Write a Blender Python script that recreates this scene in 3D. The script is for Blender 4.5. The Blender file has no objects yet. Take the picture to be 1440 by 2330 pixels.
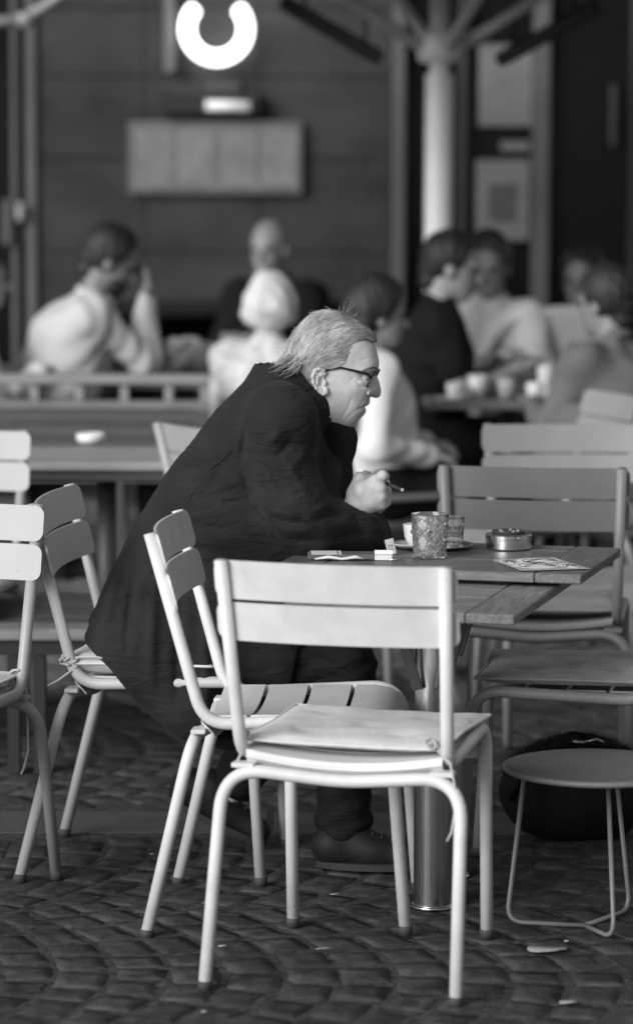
import bpy, math, random
import numpy as np
from mathutils import Vector, Matrix
random.seed(7); RNG = np.random.default_rng(7)
SC = bpy.context.scene
COL = SC.collection

# ------------------------------------------------------------------ camera
F_PX, CAM_H, PITCH, ROLL, PW, PH = 7587.0, 1.70, 0.1111, 0.0031, 1440, 2330
cam_d = bpy.data.cameras.new('camera')
cam = bpy.data.objects.new('camera', cam_d); COL.objects.link(cam)
cam_d.sensor_fit = 'VERTICAL'; cam_d.sensor_height = 36.0
cam_d.lens = F_PX / PH * 36.0
cam_d.clip_start = 0.05; cam_d.clip_end = 1000.0
cam.matrix_world = Matrix.Translation((0, 0, CAM_H)) @ Matrix.Rotation(math.pi/2 - PITCH, 4, 'X') @ Matrix.Rotation(ROLL, 4, 'Z')
cam_d.dof.use_dof = True
cam_d.dof.focus_distance = 7.48
cam_d.dof.aperture_fstop = 2.2
SC.camera = cam

# ------------------------------------------------------------------ sky, sun, exposure
SUN_EL, SUN_AZ = math.radians(23), math.radians(222)      # azimuth from +Y clockwise: behind and left of the camera
world = bpy.data.worlds.new('World'); SC.world = world; world.use_nodes = True
wn = world.node_tree.nodes; wl = world.node_tree.links; wn.clear()
w_out = wn.new('ShaderNodeOutputWorld'); w_bg = wn.new('ShaderNodeBackground')
w_sky = wn.new('ShaderNodeTexSky'); w_sky.sky_type = 'NISHITA'; w_sky.sun_disc = False
w_sky.sun_elevation = SUN_EL; w_sky.sun_rotation = SUN_AZ
w_bw = wn.new('ShaderNodeRGBToBW')                         # the photograph is black and white
wl.new(w_sky.outputs[0], w_bw.inputs[0]); wl.new(w_bw.outputs[0], w_bg.inputs[0])
w_bg.inputs[1].default_value = 0.10
wl.new(w_bg.outputs[0], w_out.inputs[0])
sun_d = bpy.data.lights.new('sun', 'SUN'); sun_d.energy = 2.8; sun_d.angle = math.radians(38); sun_d.color = (1, 1, 1)
sun = bpy.data.objects.new('sun', sun_d); COL.objects.link(sun)
sd = Vector((math.sin(SUN_AZ)*math.cos(SUN_EL), math.cos(SUN_AZ)*math.cos(SUN_EL), math.sin(SUN_EL)))
sun.rotation_euler = sd.to_track_quat('Z', 'Y').to_euler(); sun.location = (-8, -8, 14)
SC.view_settings.view_transform = 'Standard'; SC.view_settings.look = 'None'
SC.view_settings.gamma = 1.0; SC.view_settings.use_curve_mapping = False
SC.view_settings.exposure = 0.25
SC.render.engine = 'CYCLES'
SC.cycles.use_denoising = True
try: SC.cycles.denoiser = 'OPENIMAGEDENOISE'
except Exception: pass
SC.cycles.max_bounces = 10; SC.cycles.transmission_bounces = 10; SC.cycles.glossy_bounces = 5
SC.cycles.sample_clamp_indirect = 4.0; SC.cycles.use_adaptive_sampling = False
SC.cycles.caustics_reflective = False; SC.cycles.caustics_refractive = False

# ------------------------------------------------------------------ measuring: a pixel of the photograph to a point of the place
def unproj(px, py, Y=None, z=None):
    u0, v0 = px - PW/2, py - PH/2
    cr, sr = math.cos(ROLL), math.sin(ROLL); u = u0*cr + v0*sr; v = -u0*sr + v0*cr
    cp, sp = math.cos(PITCH), math.sin(PITCH)
    dx, dy, dz = u, F_PX*cp - v*sp, -F_PX*sp - v*cp
    t = ((z - CAM_H)/dz) if z is not None else Y/dy
    return np.array([dx*t, dy*t, CAM_H + dz*t])
at = lambda px, py, Y: unproj(px, py, Y=Y)
gnd = lambda px, py, z=0.0: unproj(px, py, z=z)

# ------------------------------------------------------------------ object helpers
def tag(o, label=None, cat=None, group=None, kind=None):
    if label: o['label'] = label
    if cat: o['category'] = cat
    if group: o['group'] = group
    if kind: o['kind'] = kind
    return o
def empty(name, loc=(0, 0, 0), rz=0.0, **k):
    o = bpy.data.objects.new(name, None); COL.objects.link(o)
    o.location = loc; o.rotation_euler = (0, 0, rz); o.empty_display_size = 0.1
    return tag(o, **k)
def mk(name, vf, mat, parent=None, smooth=True, loc=None, angle=None, **k):
    v, f = vf
    me = bpy.data.meshes.new(name)
    me.from_pydata([tuple(map(float, p)) for p in v], [], [tuple(map(int, q)) for q in f]); me.update()
    if smooth:
        me.polygons.foreach_set('use_smooth', [True]*len(me.polygons))
        if angle:
            try: me.set_sharp_from_angle(angle=math.radians(angle))
            except Exception: pass
    me.materials.append(mat)
    o = bpy.data.objects.new(name, me); COL.objects.link(o)
    if parent is not None: o.parent = parent
    if loc is not None: o.location = loc
    return tag(o, **k)
def kids(o): return [c for c in bpy.data.objects if c.parent == o]
def copy_tree(o, parent=None):
    c = o.copy(); COL.objects.link(c); c.parent = parent
    for ch in list(o.children): copy_tree(ch, c)
    return c
def set_mat(o, frm, to):
    for s in o.material_slots:
        if s.material == frm: s.link = 'OBJECT'; s.material = to
    for ch in o.children: set_mat(ch, frm, to)
def join(*vfs):
    V, Fc, n = [], [], 0
    for v, f in vfs:
        V += [tuple(p) for p in v]; Fc += [tuple(i + n for i in q) for q in f]; n += len(v)
    return V, Fc
def xf(vf, M):
    M = Matrix(M); return [tuple(M @ Vector(p)) for p in vf[0]], vf[1]
def T(x, y, z): return Matrix.Translation((x, y, z))
def R(a, ax): return Matrix.Rotation(a, 4, ax)

def box(x0, x1, y0, y1, z0, z1, b=0.0):
    if b <= 0:
        v = [(x, y, z) for x in (x0, x1) for y in (y0, y1) for z in (z0, z1)]
        return v, [(0,1,3,2), (4,6,7,5), (0,4,5,1), (2,3,7,6), (0,2,6,4), (1,5,7,3)]
    b = min(b, (x1-x0)*.49, (y1-y0)*.49, (z1-z0)*.49)
    v, idx = [], {}
    for sx in (0, 1):
        for sy in (0, 1):
            for sz in (0, 1):
                X, Y, Z = (x0, x1)[sx], (y0, y1)[sy], (z0, z1)[sz]
                ix, iy, iz = (b, -b)[sx], (b, -b)[sy], (b, -b)[sz]
                idx[sx,sy,sz,'x'] = len(v); v.append((X, Y+iy, Z+iz))
                idx[sx,sy,sz,'y'] = len(v); v.append((X+ix, Y, Z+iz))
                idx[sx,sy,sz,'z'] = len(v); v.append((X+ix, Y+iy, Z))
    g = lambda *a: idx[a]; f = []
    for s in (0, 1):
        f.append((g(s,0,0,'x'), g(s,1,0,'x'), g(s,1,1,'x'), g(s,0,1,'x'))[::1 if s else -1])
        f.append((g(0,s,0,'y'), g(1,s,0,'y'), g(1,s,1,'y'), g(0,s,1,'y'))[::-1 if s else 1])
        f.append((g(0,0,s,'z'), g(1,0,s,'z'), g(1,1,s,'z'), g(0,1,s,'z'))[::1 if s else -1])
    for a in (0, 1):
        for c in (0, 1):
            k = (a ^ c)
            q = (g(a,c,0,'x'), g(a,c,0,'y'), g(a,c,1,'y'), g(a,c,1,'x')); f.append(q[::1 if k else -1])
            q = (g(a,0,c,'x'), g(a,0,c,'z'), g(a,1,c,'z'), g(a,1,c,'x')); f.append(q[::-1 if k else 1])
            q = (g(0,a,c,'y'), g(0,a,c,'z'), g(1,a,c,'z'), g(1,a,c,'y')); f.append(q[::1 if k else -1])
            for d in (0, 1):
                q = (g(a,c,d,'x'), g(a,c,d,'y'), g(a,c,d,'z')); f.append(q[::1 if (a+c+d) % 2 else -1])
    return v, f

def fillet(pts, rad, n=7):
    pts = [np.array(p, float) for p in pts]; out = [pts[0]]
    for i in range(1, len(pts)-1):
        r = rad[i-1] if hasattr(rad, '__len__') else rad
        a, p, c = pts[i-1], pts[i], pts[i+1]
        u = (a-p)/np.linalg.norm(a-p); w = (c-p)/np.linalg.norm(c-p)
        ang = math.acos(max(-1, min(1, float(u@w))))
        t = min(r/math.tan(ang/2), .49*np.linalg.norm(a-p), .49*np.linalg.norm(c-p)) if r > 0 else 0
        if t < 1e-5: out.append(p); continue
        s, e = p+u*t, p+w*t
        for k in range(n+1):
            q = k/n; out.append((1-q)**2*s + 2*q*(1-q)*p + q*q*e)
    out.append(pts[-1]); return out
def tube(path, r, segs=12, cap=True):
    P = [np.array(p, float) for p in path]; n = len(P)
    rr = r if hasattr(r, '__len__') else [r]*n
    v, f = [], []; prev = None
    for i in range(n):
        t = P[min(i+1, n-1)] - P[max(i-1, 0)]; t /= (np.linalg.norm(t) + 1e-12)
        if prev is None:
            a = np.array([0, 0, 1.0]) if abs(t[2]) < .9 else np.array([1.0, 0, 0]); nn = np.cross(t, a)
        else: nn = prev - t*(prev@t)
        nn /= (np.linalg.norm(nn) + 1e-12); prev = nn; bb = np.cross(t, nn)
        for k in range(segs):
            a = 2*math.pi*k/segs; v.append(tuple(P[i] + rr[i]*(math.cos(a)*nn + math.sin(a)*bb)))
    for i in range(n-1):
        for k in range(segs):
            k2 = (k+1) % segs; f.append((i*segs+k, i*segs+k2, (i+1)*segs+k2, (i+1)*segs+k))
    if cap:
        f.append(tuple(range(segs))[::-1]); f.append(tuple((n-1)*segs + k for k in range(segs)))
    return v, f
def lathe(prof, segs=32, cx=0, cy=0, cz=0, close=False):
    v, f = [], []
    for r, z in prof:
        for k in range(segs):
            a = 2*math.pi*k/segs; v.append((cx + r*math.cos(a), cy + r*math.sin(a), cz + z))
    n = len(prof)
    for i in range(n-1 if not close else n):
        j = (i+1) % n
        for k in range(segs):
            k2 = (k+1) % segs; f.append((i*segs+k, i*segs+k2, j*segs+k2, j*segs+k))
    if not close:
        if prof[0][0] > 1e-6: f.append(tuple(range(segs))[::-1])
        if prof[-1][0] > 1e-6: f.append(tuple((n-1)*segs+k for k in range(segs)))
    return v, f
def prism(poly, thick, axis='z'):
    """flat outline (x,y) with real thickness; top at 0, bottom at -thick"""
    n = len(poly); v = [(x, y, 0.0) for x, y in poly] + [(x, y, -thick) for x, y in poly]
    f = [tuple(range(n)), tuple(range(2*n-1, n-1, -1))] + [(i, n+i, n+(i+1) % n, (i+1) % n) for i in range(n)]
    return v, f

# ------------------------------------------------------------------ materials (all neutral grey: the photograph has no colour)
def mat(name, base, rough=.5, var=0.0, vscale=20.0, bump=0.0, bscale=120.0, metal=0.0, spec=.5, stretch=None, coords='Object',
        sss=0.0, trans=0.0, emit=0.0, island=0.0, detail=6.0, coat=0.0, dark_spots=0.0, sheen=0.0, rvar=0.0, bdist=.004, wrinkle=0.0, wscale=9.0, chips=0.0):
    m = bpy.data.materials.new(name); m.use_nodes = True
    nt = m.node_tree; N = nt.nodes; L = nt.links; b = N['Principled BSDF']
    b.inputs['Base Color'].default_value = (base, base, base, 1); b.inputs['Roughness'].default_value = rough
    b.inputs['Metallic'].default_value = metal; b.inputs['Specular IOR Level'].default_value = spec
    if sss:
        b.inputs['Subsurface Weight'].default_value = sss; b.inputs['Subsurface Radius'].default_value = (1, 1, 1); b.inputs['Subsurface Scale'].default_value = .006
    if trans: b.inputs['Transmission Weight'].default_value = trans; b.inputs['IOR'].default_value = 1.5
    if coat: b.inputs['Coat Weight'].default_value = coat; b.inputs['Coat Roughness'].default_value = .25
    if sheen: b.inputs['Sheen Weight'].default_value = sheen; b.inputs['Sheen Roughness'].default_value = .5
    if emit: b.inputs['Emission Color'].default_value = (1, 1, 1, 1); b.inputs['Emission Strength'].default_value = emit
    if var or bump or island or dark_spots or rvar or wrinkle or chips:
        if coords == 'World':
            g = N.new('ShaderNodeNewGeometry'); src = g.outputs['Position']
        else:
            t = N.new('ShaderNodeTexCoord'); src = t.outputs[coords]
        mp_ = N.new('ShaderNodeMapping'); L.new(src, mp_.inputs[0])
        if stretch: mp_.inputs['Scale'].default_value = stretch
        src = mp_.outputs[0]
        fac = None
        def mult(a, c):
            q = N.new('ShaderNodeMath'); q.operation = 'MULTIPLY'; L.new(a, q.inputs[0])
            if isinstance(c, float): q.inputs[1].default_value = c
            else: L.new(c, q.inputs[1])
            return q.outputs[0]
        def rng(o, lo, hi, a=.3, c=.7):
            q = N.new('ShaderNodeMapRange'); L.new(o, q.inputs[0]); q.inputs[1].default_value = a; q.inputs[2].default_value = c
            q.inputs[3].default_value = lo; q.inputs[4].default_value = hi; return q.outputs[0]
        if var:
            n1 = N.new('ShaderNodeTexNoise'); L.new(src, n1.inputs['Vector']); n1.inputs['Scale'].default_value = vscale; n1.inputs['Detail'].default_value = detail
            n1.inputs['Roughness'].default_value = .6
            fac = rng(n1.outputs[0], 1-var, 1+var)
            if rvar: L.new(rng(n1.outputs[0], rough+rvar, rough-rvar), b.inputs['Roughness'])
        if island:
            g2 = N.new('ShaderNodeNewGeometry'); i1 = rng(g2.outputs['Random Per Island'], 1-island, 1+island, 0, 1)
            fac = mult(fac, i1) if fac is not None else i1
        if dark_spots:
            n3 = N.new('ShaderNodeTexNoise'); L.new(src, n3.inputs['Vector']); n3.inputs['Scale'].default_value = vscale*.35; n3.inputs['Detail'].default_value = 3
            s1 = rng(n3.outputs[0], 1-dark_spots, 1.0, .38, .55); fac = mult(fac, s1) if fac is not None else s1
        if chips:
            n5 = N.new('ShaderNodeTexNoise'); L.new(src, n5.inputs['Vector']); n5.inputs['Scale'].default_value = 55; n5.inputs['Detail'].default_value = 3
            s2 = rng(n5.outputs[0], 1.0, 1-chips, .74, .76); fac = mult(fac, s2) if fac is not None else s2
        if fac is not None:
            bm_ = mult(fac, float(base)); cmb = N.new('ShaderNodeCombineColor')
            for i in range(3): L.new(bm_, cmb.inputs[i])
            L.new(cmb.outputs[0], b.inputs['Base Color'])
        if bump:
            n2 = N.new('ShaderNodeTexNoise'); L.new(src, n2.inputs['Vector']); n2.inputs['Scale'].default_value = bscale; n2.inputs['Detail'].default_value = 6
            bp = N.new('ShaderNodeBump'); bp.inputs['Strength'].default_value = min(1.0, bump); bp.inputs['Distance'].default_value = bdist
            L.new(n2.outputs[0], bp.inputs['Height']); L.new(bp.outputs[0], b.inputs['Normal'])
            if wrinkle:
                m2 = N.new('ShaderNodeMapping'); L.new(src, m2.inputs[0]); m2.inputs['Rotation'].default_value = (0, .7, 0); m2.inputs['Scale'].default_value = (1, 1, 3.2)
                n4 = N.new('ShaderNodeTexNoise'); L.new(m2.outputs[0], n4.inputs['Vector']); n4.inputs['Scale'].default_value = wscale; n4.inputs['Detail'].default_value = 2.5; n4.inputs['Distortion'].default_value = 1.2
                b2 = N.new('ShaderNodeBump'); b2.inputs['Strength'].default_value = wrinkle; b2.inputs['Distance'].default_value = .02
                L.new(n4.outputs[0], b2.inputs['Height']); L.new(b2.outputs[0], bp.inputs['Normal'])
    return m
M = {}
M['paint_light'] = mat('paint_light', .66, .48, var=.10, vscale=14, bump=.06, bscale=300, rvar=.08, chips=.25)
M['paint_pale'] = mat('paint_pale', .50, .42, var=.05, vscale=9, bump=.03, bscale=500, chips=.25)
M['paint_soft'] = mat('paint_soft', .36, .42, var=.05, vscale=9, bump=.03, bscale=500, chips=.25)
M['paint_mid'] = mat('paint_mid', .26, .42, var=.06, vscale=9, bump=.03, bscale=500, chips=.25)
M['paint_dark'] = mat('paint_dark', .13, .42, var=.06, vscale=9, bump=.03, bscale=500)
M['rubber'] = mat('rubber', .045, .7)
M['cushion_light'] = mat('cushion_light', .66, .9, var=.06, vscale=30, bump=.10, bscale=900, sheen=.2, wrinkle=.25, wscale=11)
M['cushion_mid'] = mat('cushion_mid', .30, .9, var=.08, vscale=30, bump=.10, bscale=900, sheen=.2, wrinkle=.25, wscale=11)
M['cord'] = mat('cord', .5, .9, bump=.3, bscale=600)
M['wood_far'] = mat('wood_far', .15, .38, var=.45, vscale=14, bump=.12, bscale=60, stretch=(1, 9, 9), island=.12, spec=.45)
M['wood_near'] = mat('wood_near', .24, .45, var=.35, vscale=14, bump=.12, bscale=60, stretch=(1, 9, 9), island=.12, spec=.45)
M['wood_dark'] = mat('wood_dark', .07, .55, var=.5, vscale=8, bump=.2, bscale=40, stretch=(1, 10, 10), island=.2)
M['wood_bench'] = mat('wood_bench', .20, .55, var=.3, vscale=8, bump=.15, bscale=40, stretch=(1, 10, 10))
M['wood_back'] = mat('wood_back', .075, .6, var=.25, vscale=8, stretch=(1, 10, 10), island=.1)
M['wood_top'] = mat('wood_top', .34, .5, var=.2, vscale=8, stretch=(1, 10, 10), island=.1)
M['wood_pale'] = mat('wood_pale', .26, .6, var=.2, vscale=8, stretch=(1, 10, 10), island=.1)
M['steel'] = mat('steel', .68, .22, metal=1.0, var=.08, vscale=40, stretch=(4, 4, .1), rvar=.04)
M['steel_tin'] = mat('steel_tin', .62, .25, metal=1.0, var=.1, vscale=40, stretch=(1, 1, 8))
M['black_metal'] = mat('black_metal', .02, .45)
M['char_metal'] = mat('char_metal', .06, .5)
M['mast'] = mat('mast', .80, .32, var=.06, vscale=10)
M['arm_grey'] = mat('arm_grey', .35, .5)
M['canopy'] = mat('canopy', .30, .9, var=.05, vscale=6, bump=.1, bscale=700)
M['stone'] = mat('stone', .060, .80, var=.55, vscale=16, bump=1.0, bscale=60, bdist=.004, coords='World', detail=10, dark_spots=.35, rvar=.1, island=.32, spec=.22)
M['stone_sunlit'] = mat('stone_sunlit', .20, .80, var=.4, vscale=9, bump=.8, bscale=48, bdist=.006, coords='World', detail=8, dark_spots=.3, island=.2, spec=.22)  # same setts, with the sunlight further back put into the base colour
M['slab'] = mat('slab', .075, .72, var=.28, vscale=14, bump=.5, bscale=90, coords='World', detail=8)
M['joint'] = mat('joint', .062, .95, spec=.15, var=.7, vscale=40, bump=.8, bscale=220, coords='World')
M['wall'] = mat('wall', .047, .85, spec=.2, var=.35, vscale=2.2, bump=.25, bscale=30, coords='World', detail=8, stretch=(1, 1, 1.6))
M['dark_frame'] = mat('dark_frame', .030, .5, var=.2, vscale=6)
M['post'] = mat('post', .10, .5, var=.12, vscale=5)
M['dark_glass'] = mat('dark_glass', .008, .2, spec=.15)
M['interior'] = mat('interior', .012, .9)
M['paper_grey'] = mat('paper_grey', .17, .7, var=.18, vscale=7)
M['paper_pic'] = mat('paper_pic', .07, .7, var=.3, vscale=15)
M['paper'] = mat('paper', .80, .7, var=.03, vscale=30)
M['card'] = mat('card', .42, .6, var=.10, vscale=60)
M['ink'] = mat('ink', .05, .6)
M['china'] = mat('china', .82, .15, coat=.3)
M['glass'] = mat('glass', .98, .0, trans=.93)
M['glass'].node_tree.nodes['Principled BSDF'].inputs['IOR'].default_value = 1.45
M['neon'] = mat('neon', .9, .4, emit=4.0)
M['lamp_tube'] = mat('lamp_tube', .8, .4, emit=.22)
M['bulb'] = mat('bulb', .8, .4, emit=3.0)
M['coat'] = mat('coat', .021, .85, var=.2, vscale=14, bump=.3, bscale=420, sheen=.04, spec=.15, wrinkle=.65, wscale=8)
M['coat_thread'] = mat('coat_thread', .018, .9)
M['knit'] = mat('knit', .013, .95, bump=.5, bscale=260, sheen=.05, spec=.1)
M['trouser'] = mat('trouser', .015, .85, var=.15, vscale=20, bump=.3, bscale=300, spec=.15, wrinkle=.6, wscale=12)
M['shoe'] = mat('shoe', .014, .6, spec=.3, var=.2, vscale=30, bump=.2, bscale=120)
M['sole'] = mat('sole', .03, .8)
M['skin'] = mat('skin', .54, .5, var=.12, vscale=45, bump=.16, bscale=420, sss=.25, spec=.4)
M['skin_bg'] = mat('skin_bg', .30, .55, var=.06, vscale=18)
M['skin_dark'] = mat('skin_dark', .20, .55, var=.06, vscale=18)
M['hair_man'] = mat('hair_man', .40, .5, island=.45, var=.45, vscale=22, spec=.4)
M['hair_base'] = mat('hair_base', .16, .7, var=.45, vscale=60, stretch=(1, 1, 1), bump=.6, bscale=160)
M['hair_dark'] = mat('hair_dark', .014, .6, var=.2, vscale=40, bump=.4, bscale=150)
M['hair_brown'] = mat('hair_brown', .03, .6, var=.2, vscale=40, bump=.4, bscale=150)
M['hair_white'] = mat('hair_white', .62, .8, var=.12, vscale=40, bump=.4, bscale=120)
M['frame_black'] = mat('frame_black', .012, .25)
M['eye_white'] = mat('eye_white', .22, .2)
M['eye_dark'] = mat('eye_dark', .02, .15)
M['lens'] = mat('lens', 1.0, 0.0, trans=1.0); M['lens'].node_tree.nodes['Principled BSDF'].inputs['IOR'].default_value = 1.03
M['button'] = mat('button', .06, .25, coat=.6)
M['cigar'] = mat('cigar', .06, .8, var=.2, vscale=200)
M['cloth_white'] = mat('cloth_white', .72, .85, var=.04, vscale=15)
M['cloth_light'] = mat('cloth_light', .52, .85, var=.05, vscale=12)
M['cloth_pattern'] = mat('cloth_pattern', .55, .85, var=.28, vscale=22, detail=2)
M['cloth_mid'] = mat('cloth_mid', .36, .85, var=.06, vscale=12)
M['cloth_grey'] = mat('cloth_grey', .13, .9, spec=.2, var=.08, vscale=12)
M['cloth_black'] = mat('cloth_black', .010, .9, spec=.15)
M['fur'] = mat('fur', .010, .95, island=.3)
M['leather'] = mat('leather', .009, .7, spec=.15, var=.2, vscale=20, bump=.3, bscale=90)
M['leaf'] = mat('leaf', .28, .8, var=.25, vscale=60)
M['litter'] = mat('litter', .30, .8)
M['plaster'] = mat('plaster', .16, .9)
# ------------------------------------------------------------------ ground: one sheet to the horizon, stone setts laid on it
ground = mk('ground', ([(-250, -120, -.0024), (250, -120, -.0024), (250, 400, -.0024), (-250, 400, -.0024)], [(0, 1, 2, 3)]), M['joint'], smooth=False, kind='structure')
SLAB_Y0, SLAB_Y1 = 8.08, 8.36
def sett_variant():
    r = RNG; c = .09
    ring = [(-.5+c, -.5), (.5-c, -.5), (.5, -.5+c), (.5, .5-c), (.5-c, .5), (-.5+c, .5), (-.5, .5-c), (-.5, -.5+c)]
    ring = [(x + r.normal(0, .034), y + r.normal(0, .034)) for x, y in ring]
    v = [(x, y, -.05) for x, y in ring] + [(x*.995, y*.995, -.006 + r.normal(0, .001)) for x, y in ring] + \
        [(x*.93, y*.93, -.0006 + r.normal(0, .0006)) for x, y in ring] + [(x*.42, y*.42, .0002 + r.normal(0, .0008)) for x, y in ring[::2]] + [(0, 0, .0003)]
    f = []
    for a in (0, 8):
        for k in range(8):
            k2 = (k+1) % 8; f.append((a+k, a+k2, a+8+k2, a+8+k))
    for k in range(4):                       # outer top ring (8) to inner ring (4)
        o0, o1, o2 = 16+2*k, 16+2*k+1, 16+(2*k+2) % 8; i0, i1 = 24+k, 24+(k+1) % 4
        f += [(o0, o1, i0), (o1, o2, i1), (o1, i1, i0), (i0, i1, 28)]
    return v, f
VAR = [sett_variant() for _ in range(12)]
VARM = []
for v, f in VAR:
    me = bpy.data.meshes.new('cobblestone'); me.from_pydata(v, [], f); me.update(); me.materials.append(M['stone'])
    me.polygons.foreach_set('use_smooth', [True]*len(me.polygons)); me.set_sharp_from_angle(angle=math.radians(20)); VARM.append(me)
setts = []
CW, SAG, RH = 1.25, .25, .116            # arcs bulging to the right, one band after the other into the depth
for bi in range(4, 14):
    yc = bi*CW + .42
    for cj in range(-26, 27):
        y = yc - CW/2 + random.uniform(0, .04)
        while y < yc + CW/2 - .03:
            l = random.choice((.10, .12, .135, .15)) + random.uniform(-.008, .008)
            if y + l > yc + CW/2 + .02: l = max(.07, yc + CW/2 - y)
            ym = y + l/2; q = (ym - yc)/CW
            x = cj*RH + SAG*math.cos(math.pi*q) + random.uniform(-.005, .005) + .03*math.sin(bi*2.1)
            slope = math.atan(-SAG*math.pi/CW*math.sin(math.pi*q)); cs = math.cos(slope)
            if 5.5 < ym < 16.45 and abs(x) < .115*ym + .95 and not (SLAB_Y0-.075 < ym < SLAB_Y1+.075):
                setts.append((x, ym, -slope + random.uniform(-.05, .05), RH*cs - random.uniform(.006, .012), (l - random.uniform(.007, .012))/cs*.97, random.uniform(-.0014, .0008), random.uniform(-.007, .007), random.uniform(-.008, .008), random.randrange(12)))
            y += l
def in_view(x, y):
    p = 720 + x/y*F_PX
    return -20 < p < 1460 and y > 6.28
order = sorted(range(len(setts)), key=lambda i: (not in_view(setts[i][0], setts[i][1]), setts[i][1]))
near = set(order[:300])
SV, SF, LV_, LF_ = [], [], [], []
for i, (x, y, a, w, l, z, tx, ty, k) in enumerate(setts):
    if i in near:
        o = bpy.data.objects.new('cobblestone', VARM[k]); COL.objects.link(o); o.parent = ground
        o.location = (x, y, z); o.rotation_euler = (tx, ty, a); o.scale = (w, l, 1)
    else:
        Mx = T(x, y, z) @ Matrix.Rotation(a, 4, 'Z') @ Matrix.Rotation(ty, 4, 'Y') @ Matrix.Rotation(tx, 4, 'X') @ Matrix.Diagonal((w, l, 1, 1))
        if y > 10.2 and random.random() < (y-10.2)/.55:      # further back, brighter light on the setts is painted as a paler stone colour
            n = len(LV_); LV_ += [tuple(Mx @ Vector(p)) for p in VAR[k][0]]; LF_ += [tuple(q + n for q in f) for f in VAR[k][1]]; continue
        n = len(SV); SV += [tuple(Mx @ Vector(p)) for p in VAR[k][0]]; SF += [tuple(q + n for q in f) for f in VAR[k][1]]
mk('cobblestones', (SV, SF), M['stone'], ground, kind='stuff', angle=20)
mk('sunlit_cobblestones', (LV_, LF_), M['stone_sunlit'], ground, kind='stuff', angle=20)
x = -2.2
while x < 2.4:
    w = random.uniform(.42, .62); g = random.uniform(-.002, .002)
    mk('paving_slab', box(x, x+w-.008, SLAB_Y0+random.uniform(0, .01), SLAB_Y1, -.05, g, .006), M['slab'], ground, smooth=False); x += w

# ------------------------------------------------------------------ cafe front behind the terrace
WY = 16.5
fac = empty('cafe_building', (0, WY, 0), label='dark cafe front with panelled grey wall and unlit glazed openings', cat='building')
def fx(px): return float(at(px, 600, WY)[0])
def fz(py): return float(at(720, py, WY)[2])
def fbox(name, px0, px1, z0, z1, y0, y1, m, parent=None, b=.006):
    return mk(name, box(fx(px0), fx(px1), y0, y1, z0, z1, b), m, parent or fac, smooth=False)
zs = [0.0, fz(760), fz(575), fz(362), fz(176), fz(20), 3.0, 3.6]
for i in range(len(zs)-1):                   # wall boards, laid with open shadow joints
    for a, b_ in ((88, 330), (330, 590), (590, 888)):
        fbox('wall_panel', a+.8, b_-.8, zs[i]+.0025, zs[i+1]-.0025, 0, .05, M['wall'], b=.004)
mk('wall_core', box(-4.6, fx(900), .055, .5, 0, 3.6), M['interior'], fac, smooth=False)
mk('upper_wall', box(fx(904), 4.6, .0, .5, 2.62, 3.6), M['wall'], fac, smooth=False)
mk('roof_band', box(-4.7, 4.7, -.18, .55, 3.602, 3.78), M['dark_frame'], fac, smooth=False)
mk('interior_back', box(fx(900), 4.6, 2.6, 2.65, 0, 3.0), M['interior'], fac, smooth=False)
mk('interior_floor', box(fx(900), 4.6, .1, 2.6, -.01, .02), M['interior'], fac, smooth=False)
# left: dark glazed door
door = fbox('door', -260, 84, 0.0, 3.0, .03, .05, M['dark_glass'], b=0)
for a, b_ in ((-260, -230), (-100, -82), (30, 44), (62, 86)):
    mk('door_frame', box(fx(a), fx(b_), -.03, .028, 0, 3.0, .006), M['post'] if a in (30, 62) else M['dark_frame'], door, smooth=False)
mk('door_rail', box(fx(-229), fx(29), -.022, .028, .0, .18, .006), M['dark_frame'], door, smooth=False)
mk('handle', box(fx(42), fx(60), -.09, -.031, fz(505), fz(462), .012), M['arm_grey'], door, smooth=False)
mk('handle', box(fx(10), fx(30), -.07, -.03, fz(560), fz(455), .01), M['post'], door, smooth=False)
# right: posts, dark panes
for a, b_, m in ((890, 920, 'post'), (1040, 1060, 'dark_frame'), (1208, 1246, 'post'), (1428, 1446, 'dark_frame'), (1640, 1680, 'post')):
    fbox('post', a, b_, 0, 2.62, -.05, .06, M[m])
for a, b_ in ((920, 1040), (1060, 1208), (1246, 1428), (1446, 1640)):
    pn = fbox('window_pane', a, b_, .32, 2.42, .02, .028, M['dark_glass'], b=0)
    fbox('window_sill', a, b_, .0, .32, -.02, .06, M['dark_frame'], b=.005)
    fbox('transom', a, b_, 2.42, 2.62, -.015, .05, M['dark_frame'], b=.005)
fbox('door_pull', 1382, 1396, fz(330), fz(190), -.04, -.01, M['char_metal'])
fbox('corner_pilaster', 378, 400, fz(168), 2.62, -.10, -.002, M['plaster'])
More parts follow.
